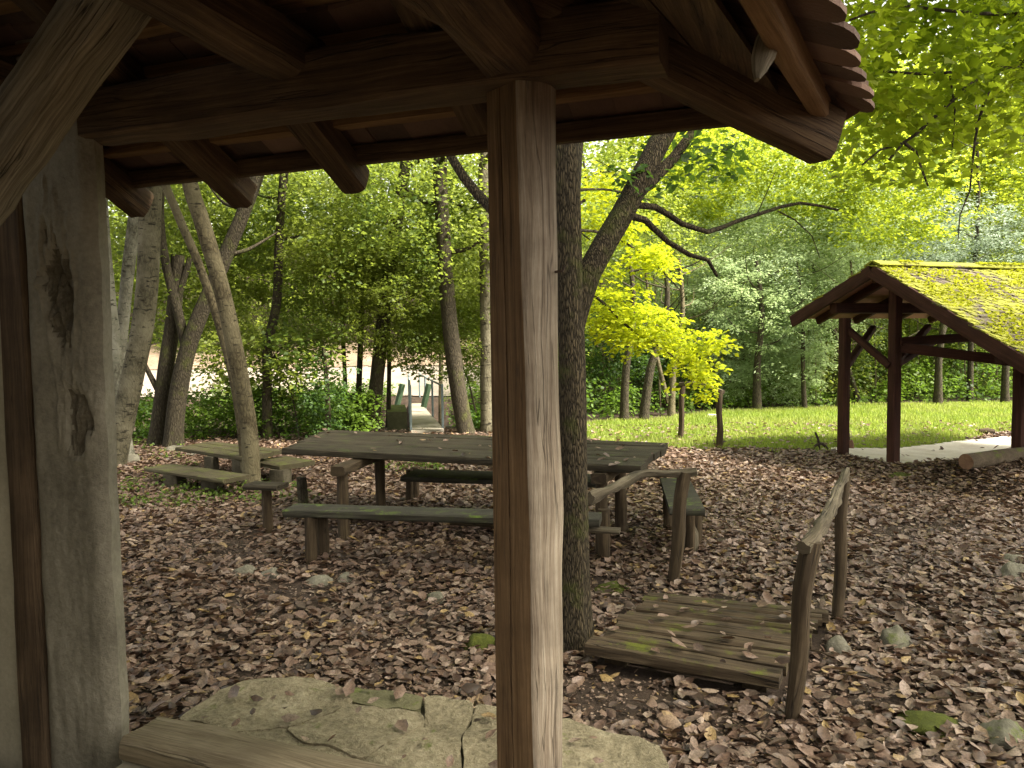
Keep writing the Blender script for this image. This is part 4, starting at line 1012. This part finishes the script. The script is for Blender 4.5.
# the oak behind the post
OY = ong(575, 650).y
def o(*pts): return [at(x, y, OY + dy) for x, y, dy in pts]
tr = [at(576, 655, OY), at(574, 560, OY), at(572, 400, OY), at(570, 300, OY), at(567, 180, OY), at(563, 60, OY), at(556, -120, OY - .1), at(560, -330, OY - .1)]; tr[0].z = -.12
px2r = OY / F / 2
root = empty('oak_tree', Vector((tr[0].x, tr[0].y, 0)), 'big furrowed tree standing close behind the porch post', 'tree')
stems = [(tr, 33 * px2r, 20 * px2r),
         (o((571, 335, .02), (590, 272, .05), (622, 215, .12), (655, 150, .25), (700, 70, .5), (760, -60, .8), (800, -220, 1.0)), 25 * px2r, 17 * px2r),
         (o((640, 190, .18), (672, 160, .3), (690, 135, .45), (720, 90, .7)), 15 * px2r, 6 * px2r),
         (o((565, 270, 0), (520, 235, .1), (478, 195, .25), (450, 155, .3), (420, 90, .4)), 15 * px2r, 6 * px2r),
         (o((624, 214, .12), (645, 220, .2), (668, 242, .3), (690, 255, .4), (708, 260, .45), (717, 276, .5)), 8 * px2r, 3.5 * px2r),
         (o((620, 205, .12), (655, 207, .3), (682, 224, .5), (707, 232, .6), (735, 222, .8), (765, 212, 1.0), (800, 203, 1.2), (838, 210, 1.3)), 8.0 * px2r, 3 * px2r),
         (o((757, 214, .9), (768, 190, 1.0), (775, 172, 1.1)), 1.6 * px2r, .8 * px2r),
         (o((778, 211, 1.05), (795, 220, 1.1), (812, 236, 1.1), (820, 258, 1.15)), 2.2 * px2r, 1.0 * px2r),
         (o((600, 172, .1), (620, 172, .2), (596, 160, .1)), 1.5 * px2r, .8 * px2r),
         (o((585, 200, .05), (560, 215, .0), (590, 240, .0)), 3 * px2r, 1.5 * px2r)]
link('trunk', trunk_mesh('trunk', stems, M['barkoak'], 22, .16, flare=1.28, lobes=5), M['barkoak'], root)
MB_ = None
# its crown: high above the porch and the litter, mostly over the frame
big = []
c = ellipsoid(420, 5.0, 5.0, 2.3, .2) + np.array([.8, 5.6, 8.4])
c = c[~((c[:, 1] > 4.0) & (c[:, 2] < 1.78 + .50 * c[:, 1]))]
big.append(sprays(c, 46, RNG.uniform(.4, .85, len(c)), .1, .14))
def spx(n, poly, y0, y1):
    out = []; xs = [p[0] for p in poly]; ys = [p[1] for p in poly]
    while len(out) < n:
        x, y = random.uniform(min(xs), max(xs)), random.uniform(min(ys), max(ys))
        if inpoly(x, y, poly): out.append(at(x, y, random.uniform(y0, y1)))
    return np.array([tuple(p) for p in out])
big.append(sprays(spx(26, [(655, 140), (745, 130), (730, 175), (690, 190), (650, 180)], OY + .2, OY + .9), 9, .16, .2, .07))     # dark leaves on the limb
big.append(sprays(spx(12, [(620, 160), (660, 165), (650, 200), (615, 190)], OY, OY + .2), 8, .1, .2, .05))
link('crown', cloud_mesh('oak_crown', big), M['lf_dark'], root)

# yellow maple hidden behind the oak
YY = 9.6
mp = ong(566, 492); root = empty('maple_tree', mp, 'slim maple with glowing yellow leaves reaching out beside the furrowed tree', 'tree')
ms = [([mp - Vector((0, 0, .1)), at(566, 400, mp.y), at(569, 290, mp.y), at(575, 190, mp.y), at(585, 60, mp.y)], .085, .05),
      ([at(569, 275, mp.y), at(600, 300, 9.3), at(632, 330, 9.5), at(665, 350, 9.8), at(705, 385, 10)], .025, .008),
      ([at(572, 230, mp.y), at(610, 235, 9.3), at(650, 260, 9.6), at(680, 290, 9.7)], .022, .008),
      ([at(575, 190, mp.y), at(610, 190, 9.3), at(650, 200, 9.6)], .02, .008)]
link('trunk', trunk_mesh('trunk', ms, M['barkdark'], 10), M['barkdark'], root)
yl = [sprays(spx(62, [(586, 255), (620, 278), (655, 300), (690, 318), (710, 340), (710, 355), (690, 368), (655, 348), (620, 335), (586, 320)], 9.2, 10.3), 66, .38, .05, .075, droop=.3, tilt=.35),
      sprays(spx(10, [(690, 360), (714, 360), (712, 392), (700, 398)], 9.6, 10.1), 34, .16, .2, .07, droop=.6),
      sprays(spx(22, [(612, 222), (640, 232), (672, 255), (684, 280), (676, 292), (645, 268), (615, 245)], 9.2, 10), 40, .2, .15, .07, droop=.4),
      sprays(spx(26, [(585, 165), (640, 170), (650, 225), (600, 235), (586, 225)], 9.2, 10.5), 40, .3, .15, .07)]
link('crown', cloud_mesh('maple_crown', yl), M['lf_yellow'], root)

# maple hanging in from beyond the frame, upper corner
MX = Vector((7.6, 7.2, 0)); MX.z = gz(7.6, 7.2)
root = empty('maple_tree', MX, 'broad leaved maple whose boughs hang over the shelter side of the porch roof', 'tree')
bw = lambda *q: [at(x, y, Y) for x, y, Y in q]
ms = [([MX - Vector((0, 0, .1)), MX + Vector((.1, 0, 2)), MX + Vector((-.05, .1, 4.2)), MX + Vector((.1, 0, 6.5)), MX + Vector((0, .2, 9))], .2, .07),
      ([MX + Vector((0, 0, 3.9))] + bw((1060, 55, 6.6), (1024, 66, 6.4), (974, 70, 6.2), (925, 74, 6.0), (882, 71, 5.9)), .035, .009),
      ([MX + Vector((0, 0, 4.5))] + bw((1060, 10, 6.6), (1000, 14, 6.2), (940, 10, 6.0), (895, 6, 5.8), (850, 20, 5.7)), .035, .009),
      (bw((990, 68, 6.2), (966, 88, 6.0), (940, 112, 5.9), (915, 135, 5.9), (903, 143, 5.9), (889, 160, 5.9)), .020, .010), (bw((903, 143, 5.9), (880, 150, 5.9), (862, 165, 5.9)), .010, .006), (bw((970, 190, 6.0), (960, 215, 6.0), (958, 240, 6.0)), .007, .004),
      (bw((903, 142, 5.9), (916, 152, 5.9), (922, 170, 5.9), (928, 186, 5.9)), .013, .007), (bw((1001, 67, 6.2), (985, 100, 6.0), (975, 140, 6.0), (970, 190, 6.0)), .016, .007),
      (bw((1015, 0, 6.2), (1019, 40, 6.3), (1024, 70, 6.3)), .03, .02), (bw((950, 76, 6.1), (955, 110, 6.1), (952, 150, 6.1)), .008, .004)]
link('trunk', trunk_mesh('trunk', ms, M['twig'], 10), M['twig'], root)
hang = [sprays(spx(150, [(840, -70), (1060, -70), (1060, 85), (960, 95), (905, 110), (868, 110), (850, 60)], 5.4, 7.2), 36, .34, .2, .08, T=T_MAPLE, tilt=.6),
        sprays(spx(34, [(860, 100), (930, 95), (960, 130), (930, 175), (880, 200), (842, 175)], 5.8, 7.2), 22, .28, .2, .078, T=T_MAPLE, tilt=.6),
        sprays(spx(20, [(960, 90), (1030, 80), (1030, 150), (990, 160)], 6, 7.4), 20, .28, .2, .078, T=T_MAPLE, tilt=.6)]
up = ellipsoid(540, 6.2, 5.0, 1.8, .1) + np.array([8.4, 2.8, 9.0]); hang.append(sprays(up, 40, .65, .1, .15, T=T_MAPLE))  # added unseen upper crown, spread over the camera side to shade the foreground
link('crown', cloud_mesh('maple_crown', hang), M['lf_maple'], root)

# trees along the far side of the lawn
GR = 'trees along the far edge of the lawn'
def bgt(label, foot, w, mat, crowns, lean=0, name='tree', second=None, top=None):
    g = ong(*foot); Y = g.y; h = top or 3.5; w *= .62; k = lean
    st = [([g - Vector((0, 0, .12)), g + Vector((k * .3, 0, h * .3)), g + Vector((k * .8 + .1, 0, h * .65)), g + Vector((k, .1, h))], w * Y / F / 2, w * Y / F / 5)]
    if second: st.append(([g + Vector((second * .1, 0, .3)), g + Vector((second * .6, 0, 1.6)), g + Vector((second, 0, 3.6))], w * Y / F / 3, w * Y / F / 8))
    return tree(label, st, mat, crowns, name=name, group=GR, lm=6)
bgt('thick dark trunk of the close pair in the shade behind the lawn', (624, 421), 16, M['barkdark'], [cr('dark', 0, 608, 335, 18.5, .55), cr('green', 0, 625, 225, 18, .7)], lean=.15)
bgt('leaning dark trunk of the pair, nearer to the pole frame', (643, 421), 17, M['barkdark'], [cr('dark', 1, 655, 345, 19, .5), cr('grey', 0, 690, 295, 20, .75)], lean=.5)
bgt('forked light brown trunk seen through the pole frame', (671, 416), 13, M['barktan'], [cr('grey', 1, 715, 245, 21, .85), cr('bright', 1, 690, 170, 20, .8), cr('bright', 0, 700, 120, 22, .9)], second=-.6, lean=.2)
bgt('grey leaved tree with drooping sprays just past the pole frame', (757, 411), 15, M['barkdark'], [cr('grey', 0, 770, 315, 19.3, .85), cr('grey', 1, 735, 345, 19.0, .55), cr('grey', 0, 800, 260, 20, .8), cr('grey', 1, 745, 290, 18.3, .6), cr('grey', 0, 725, 375, 18.6, .34), cr('grey', 1, 790, 372, 18.9, .4)])
bgt('slim tree between the grey leaved tree and the shelter', (805, 410), 9, M['barkdark'], [cr('green', 0, 815, 350, 20.5, .7), cr('grey', 1, 850, 290, 21, .75), cr('grey', 0, 800, 310, 18.4, .5), cr('grey', 1, 832, 255, 18.6, .5)], lean=-.2)
bgt('pale green tree with a thin curved trunk behind the shelter gable', (838, 409), 8, M['barktan'], [cr('grey', 0, 835, 215, 22, .9), cr('green', 1, 850, 345, 21, .7)], lean=.3)
bgt('dark straight trunk seen under the shelter roof', (938, 405), 14, M['barkdark'], [cr('green', 2, 935, 330, 22, .85), cr('blue', 0, 955, 240, 19.5, .75)])
bgt('dark trunk close to the corner post of the shelter', (1005, 404), 13, M['barkdark'], [cr('green', 0, 1010, 325, 22, .9), cr('blue', 1, 1015, 245, 20, .5), cr('bright', 0, 1015, 195, 21, .8)])
bgt('yellow green tree glowing above the shelter ridge', (893, 407), 8, M['barkdark'], [cr('bright', 1, 890, 190, 18, .75), cr('green', 1, 885, 325, 22, .7)], lean=-.2)
bgt('tree with bright top over the pale green one', (860, 403), 9, M['barkdark'], [cr('bright', 0, 805, 165, 19, .75), cr('grey', 1, 745, 190, 22, .8)], lean=-1.2)
bgt('tall bright tree at the back of the lawn', (970, 401), 10, M['barkdark'], [cr('bright', 1, 960, 150, 22, .9), cr('green', 2, 975, 290, 23, .8), cr('bright', 0, 900, 110, 23, .9), cr('bright', 1, 1010, 90, 22, .9)], top=8)

# ------------------------------------------------------------------ hedge and low plants
def bridge_gap(x, y): return -3.6 < x < -1.05 and 13.5 < y < 23.5 and abs(x - (-1.66 - (y - 15) * .155)) < 1.0
def region(n, fn, x0, x1, y0, y1):
    out = []
    while len(out) < n:
        x, y = random.uniform(x0, x1), random.uniform(y0, y1)
        if fn(x, y): out.append((x, y))
    return out
c = []
for x, y in region(900, lambda x, y: not bridge_gap(x, y), -9.5, -1.4, 13.9, 15.8):
    top = .85 + .3 * nz(x, y, .9, 3) + .25 * nz(x, y, 2.5, 6) - .12 * (x > -2.6); c.append((x, y, gz(x, y) * .3 + random.uniform(.02, max(.1, top))))
c = np.array(c)
tag(link('hedge', cloud_mesh('hedge', [sprays(c, 20, .22, .2, .075, tilt=.6)]), M['lf_hedge']), 'low loose green hedge between the mossy table and the stream', 'hedge')
g = ong(327, 441); c = ellipsoid(70, .42, .42, .85, .2) + np.array([g.x, g.y, .8])
iv = empty('ivy_bush', g, 'upright dark ivy bush at the end of the low hedge', 'bush')
link('foliage', cloud_mesh('ivy_foliage', [sprays(c, 26, .2, .3, .07, tilt=.8)]), M['lf_dark'], iv)
link('stem', trunk_mesh('stem', [([g - Vector((0, 0, .1)), g + Vector((.03, 0, .8)), g + Vector((-.02, 0, 1.7))], .07, .03)], M['barkdark'], 8), M['barkdark'], iv)
for (lab, poly, n_, x0, y0_) in (('wispy sapling with thin leaves hanging before the bright road', [(195, 330), (345, 325), (330, 375), (280, 405), (210, 390)], 230, 300, 441), ('thin sapling with drooping leaves over the stream bridge', [(395, 300), (490, 300), (488, 372), (440, 382), (395, 360)], 110, 480, 428)):
    g = ong(x0, y0_); rt = empty('sapling', g, lab, 'tree', GL)
    pts = spx(n_, poly, g.y - .4, g.y + 2.2); m_ = Vector(pts.mean(axis=0))
    st = [([g - Vector((0, 0, .1)), g.lerp(m_, .5) + Vector((.1, 0, .2)), m_], .022, .012)]
    for p in pts[:26]: st.append(([m_, m_.lerp(Vector(p), .5) + Vector((0, 0, .12)), Vector(p)], .008, .003))
    link('trunk', trunk_mesh('trunk', st, M['barkdark'], 6), M['barkdark'], rt)
    link('crown', cloud_mesh('sapling_crown', [sprays(pts, 18, .28, .15, .095, tilt=.8)]), M['lf_green'], rt)
# ground cover by the small table, and weeds
c = []
for q in range(240):
    x, y = random.choice([(random.uniform(110, 200), random.uniform(468, 512)), (random.uniform(190, 310), random.uniform(487, 506)), (random.uniform(118, 180), random.uniform(440, 462)), (random.uniform(560, 640), random.uniform(450, 470)), (random.uniform(380, 440), random.uniform(462, 475))])
    p = ong(x, y); c.append((p.x, p.y, p.z + random.uniform(.03, .09)))
tag(link('ground_cover', cloud_mesh('ground_cover', [sprays(np.array(c), 16, .14, .15, .045, tilt=.6)]), M['lf_ground']), 'low green ground cover plants in the leaves', 'ground cover', kind='stuff')
# undergrowth at the forest edge
c = []; 
for x, y in region(1500, lambda x, y: y > polyl(x, LAWN_F) + .25 and y < polyl(x, LAWN_F) + 4, .5, 19, 14.5, 24.5):
    e = y - polyl(x, LAWN_F); h = .4 + .5 * min(e, 2.4) + .6 * nz(x, y, .7, 2); c.append((x, y, gz(x, y) + random.uniform(0, max(.2, h))))
ug = [sprays(np.array(c), 20, .38, .2, .10, tilt=.6)]
c = []
for x, y in region(700, lambda x, y: not bridge_gap(x, y), -9, .4, 21.0, 23.4): c.append((x, y, gz(x, y) + random.uniform(0, .45)))
for x, y in region(240, lambda x, y: not bridge_gap(x, y), -2.2, .4, 14.8, 17): c.append((x, y, random.uniform(0, .35)))
ug.append(sprays(np.array(c), 14, .25, .2, .09, tilt=.6))
tag(link('undergrowth', cloud_mesh('undergrowth', ug), M['lf_hedge']), 'green undergrowth at the edge of the wood', 'undergrowth', kind='stuff')
mb = MB()
for k in range(150):
    x = random.uniform(2, 17); y = polyl(x, LAWN_F) + random.uniform(.6, 4.5); z = gz(x, y); l = random.uniform(-.35, .35)
    mb.tube([Vector((x, y, z - .1)), Vector((x + l * .3, y, z + 1.2)), Vector((x + l, y + .1, z + random.uniform(2.2, 4.2)))], [.022, .017, .008], 5)
tag(mb.build('thicket_stems', M['barktan']), 'thin upright stems of the thicket behind the shelter', 'thicket', kind='stuff')
# the wood on the slope
M['lf_wood'] = leaf('woodland_leaf', [(.06, .105, .018), (.095, .15, .024), (.14, .19, .035)], (.5, .62, .08), .5, clump=(.24, .26, .04), cs=.22)
wd = []
def wood_top(x, y): 
    t = math.atan2(x, y); base = 14.0 - 2.0 * smooth(.30, .55, t); return gz(x, y) + base + 3.0 * nz(x, y, .13, 4)
c = []
while len(c) < 7600:
    y = random.uniform(31, 60); x = random.uniform(-1.0, 1.0) * (y * .85); zt = wood_top(x, y); zb = gz(x, y)
    if x < .5 and y < 31.6: lo = zb + 1.6
    else: lo = zb + .2
    z = random.uniform(lo, max(lo + 1, zt)); c.append((x, y, z))
c = np.array(c); wd.append(sprays(c, 26, RNG.uniform(.7, 1.25, len(c)), .12, .27))
c = []
while len(c) < 1500:
    y = random.uniform(23.5, 31); x = random.uniform(1.2, y * .8); zb = gz(x, y); c.append((x, y, zb + random.uniform(.2, 6.5 - 2 * smooth(.4, .6, math.atan2(x, y)))))
c = np.array(c); wd.append(sprays(c, 30, RNG.uniform(.5, .9, len(c)), .12, .18))
me = cloud_mesh('woodland', wd)
tag(link('woodland', me, M['lf_wood']), 'mass of woodland on the slope beyond the stream and lawn', 'woodland', kind='stuff')
mb = MB()
for k in range(46):
    y = random.uniform(32, 50); x = random.uniform(-.8, .8) * y
    if x < 1 and y < 33: continue
    z = gz(x, y); l = random.uniform(-1, 1); r_ = random.uniform(.07, .17)
    mb.tube([Vector((x, y, z - .2)), Vector((x + l * .2, y, z + 3)), Vector((x + l, y, z + 9))], [r_, r_ * .8, r_ * .4], 7)
tag(mb.build('woodland_trunks', M['barkdark']), 'far trunks inside the woodland', 'woodland', kind='stuff')

# ------------------------------------------------------------------ fallen leaves
PL = [(p.x, p.y) for p in (A_, B_, C_, D_)]
def in_any(x, y, polys): return any(inpoly(x, y, p) for p in polys)
pos = []; far = []
while len(pos) + len(far) < 125000:
    y = 2.5 + 12.6 * math.sqrt(random.random()) if random.random() < .75 else random.uniform(2.5, 8)
    x = random.uniform(-.82, .86) * y + random.uniform(-.5, .5)
    if y > 13.6 and x < .5 and random.random() < .8: continue
    u, v = toB((x, y, 0))
    if u < .1 and v < .12: continue
    z = gz(x, y); p_ = 1.0
    if in_any(x, y, FLAGP): p_ = .015; z = .108
    elif inpoly(x, y, PL): p_ = .025; z = ZD + .006
    elif y > 9.5 and x > 0:
        if sand(x, y): p_ = .004; z += .02
        elif lawn(x, y): p_ = .05; z += .03
        elif y > polyl(x, LAWN_F): p_ = .3
    if y < 7.5:
        b = nz(x, y, 1.1, 21) + .6 * nz(x, y, 3.1, 5)
        if p_ == 1.0: p_ = max(.10, min(1, .74 - 1.0 * b)) * (1 if y > 3.9 else .75) * (.7 + .3 * smooth(.4, 1.6, x))
    if random.random() > p_: continue
    (pos if y < 8.5 else far).append((x, y, z + random.random() ** 2 * .035))
for k in range(60):
    s, t = random.random(), random.random(); p = (a.lerp(b_, s)).lerp(d_.lerp(c_, s), t); pos.append((p.x, p.y, ZT + .004))
def litter(pos, T, smin, smax):
    P = np.array(pos); n = len(P); ang = RNG.uniform(0, 6.283, n); tl = RNG.normal(0, .2, n)
    d = np.stack([np.cos(ang), np.sin(ang), np.clip(tl, -.2, .7)], 1)
    nr = np.stack([RNG.normal(0, 1, n) * RNG.uniform(.1, .6, n), RNG.normal(0, 1, n) * RNG.uniform(.1, .6, n), np.where(RNG.random(n) < .75, 1.0, -1.0)], 1)
    P = P.copy(); P[:, 2] += .008 + np.where(nr[:, 2] < 0, .018, 0)
    sz = smin + (smax - smin) * RNG.beta(1.6, 2.6, n)
    return cloud_arrays(P, d, nr, sz, T)
frag = []
while len(frag) < 45000:
    y = random.uniform(2.5, 8.5); x = random.uniform(-.8, .82) * y
    u, v = toB((x, y, 0))
    if (u < .1 and v < .12) or in_any(x, y, FLAGP) and random.random() > .03 or inpoly(x, y, PL): continue
    frag.append((x, y, gz(x, y) + random.random() * .008))
fr_ = litter(frag, T_QUAD, .010, .032)
tag(link('fallen_leaves', cloud_mesh('fallen_leaves', [litter(pos, T_LITTER, .028, .115), litter(far, T_LITTER, .04, .115), fr_], smooth_=True), M['litter']), 'carpet of dry brown fallen leaves', 'fallen leaves', kind='stuff')

# ------------------------------------------------------------------ lawn grass
g = []
while len(g) < 78000:
    x = random.uniform(.2, 15); y = random.uniform(11, 20.4)
    if x > y * .74: continue
    if lawn(x, y, .5) and not sand(x, y): g.append((x, y, gz(x, y)))
P = np.array(g); n = len(P); ang = RNG.uniform(0, 6.283, n)
d = np.stack([np.cos(ang) * .55, np.sin(ang) * .55, np.ones(n)], 1); nr = np.stack([-np.sin(ang), np.cos(ang), RNG.normal(0, .3, n)], 1)
nr = np.cross(d, np.stack([-np.sin(ang), np.cos(ang), np.zeros(n)], 1))
blade = cloud_arrays(P, d, nr, RNG.uniform(.045, .11, n), (np.array([(0, .11, 0), (0, -.11, 0), (1, 0, .12)]), [(0, 1, 2)]))
tag(link('grass', cloud_mesh('grass', [blade]), M['grass']), 'short bright green lawn grass', 'grass', kind='stuff')

# tufts of moss standing up from the shelter roof
tp, tn_ = [], []
while len(tp) < 9000:
    s, t = random.uniform(-.42, LEN), TN * random.random()
    p = PW(s, t, zr(t) + .045); m_ = nz(p.x * .9, p.y * .9 + p.z, 1.6, 11) + .7 * nz(p.x, p.y, 6, 3) - .55 * (t / TN - .42) + .12
    if m_ > 0: tp.append(tuple(p))
while len(tp) < 10500:
    s = random.uniform(-.42, LEN); 
    if nz(s, 1, 1.2, 4) - .12 * s + .3 > 0: tp.append(tuple(PW(s, random.uniform(-.12, .14), ZR + .055)))
P = np.array(tp); n = len(P); ang = RNG.uniform(0, 6.283, n)
d = np.stack([np.cos(ang), np.sin(ang), RNG.uniform(.1, 1.1, n)], 1); nr = np.stack([RNG.normal(0, .5, n), RNG.normal(0, .5, n), np.ones(n)], 1)
nr /= np.linalg.norm(nr, axis=1, keepdims=True)
tag(link('roof_moss', cloud_mesh('roof_moss', [cloud_arrays(P, d, nr, RNG.uniform(.025, .06, n), T_QUAD)]), M['lf_moss'], pv), kind='stuff')
# twigs lying in the leaves
mb = MB()
for k in range(140):
    y = random.uniform(2.9, 9); x_ = random.uniform(-.7, .8) * y; u, v = toB((x_, y, 0))
    if (u < .2 and v < .6) or inpoly(x_, y, PL) or in_any(x_, y, FLAGP): continue
    z = gz(x_, y) + .03; a_ = random.uniform(0, 6.3); l = random.uniform(.06, .3); r_ = random.uniform(.002, .006)
    dx, dy = math.cos(a_) * l, math.sin(a_) * l
    mb.tube([Vector((x_, y, z)), Vector((x_ + dx * .5 + .02, y + dy * .5, z + .012)), Vector((x_ + dx, y + dy, z + random.uniform(-.01, .02)))], [r_, r_, r_ * .6], 5)
tag(mb.build('fallen_twigs', M['leg']), 'small broken twigs scattered in the fallen leaves', 'twigs', kind='stuff')

# ------------------------------------------------------------------ light
w = bpy.data.worlds.new('World'); scene.world = w; w.use_nodes = True; nt = w.node_tree; nt.nodes.clear(); x = N(nt)
sd = Vector((.72, -.28, 1.0)).normalized(); el = math.asin(sd.z); az = math.atan2(sd.x, sd.y)
sky = x.n('ShaderNodeTexSky', sky_type='NISHITA', sun_disc=False, sun_elevation=el, sun_rotation=az, air_density=1.0, dust_density=4.0, ozone_density=1.0)
hs = x.n('ShaderNodeHueSaturation'); hs.inputs['Saturation'].default_value = .22; x.l(sky.outputs[0], hs.inputs['Color'])
bg = x.n('ShaderNodeBackground'); bg.inputs[1].default_value = .15; x.l(x.mix(1.0, hs.outputs[0], (1.0, .955, .84), 'MULTIPLY'), bg.inputs[0])
x.l(bg.outputs[0], x.n('ShaderNodeOutputWorld').inputs[0])
sun = bpy.data.lights.new('sun', 'SUN'); sun.energy = 5.0; sun.angle = R(10); sun.color = (1, .92, .78)
so_ = bpy.data.objects.new('sun', sun); COL.objects.link(so_); so_.rotation_euler = (-sd).to_track_quat('-Z', 'Y').to_euler(); so_.location = sd * 60
scene.view_settings.view_transform = 'Standard'; scene.view_settings.look = 'None'; scene.view_settings.exposure = 1.92; scene.view_settings.gamma = 1
scene.render.engine = 'CYCLES'
cy = scene.cycles; cy.max_bounces = 7; cy.diffuse_bounces = 4; cy.glossy_bounces = 2; cy.transmission_bounces = 4; cy.transparent_max_bounces = 4; cy.caustics_reflective = False; cy.caustics_refractive = False
cy.sample_clamp_indirect = 6
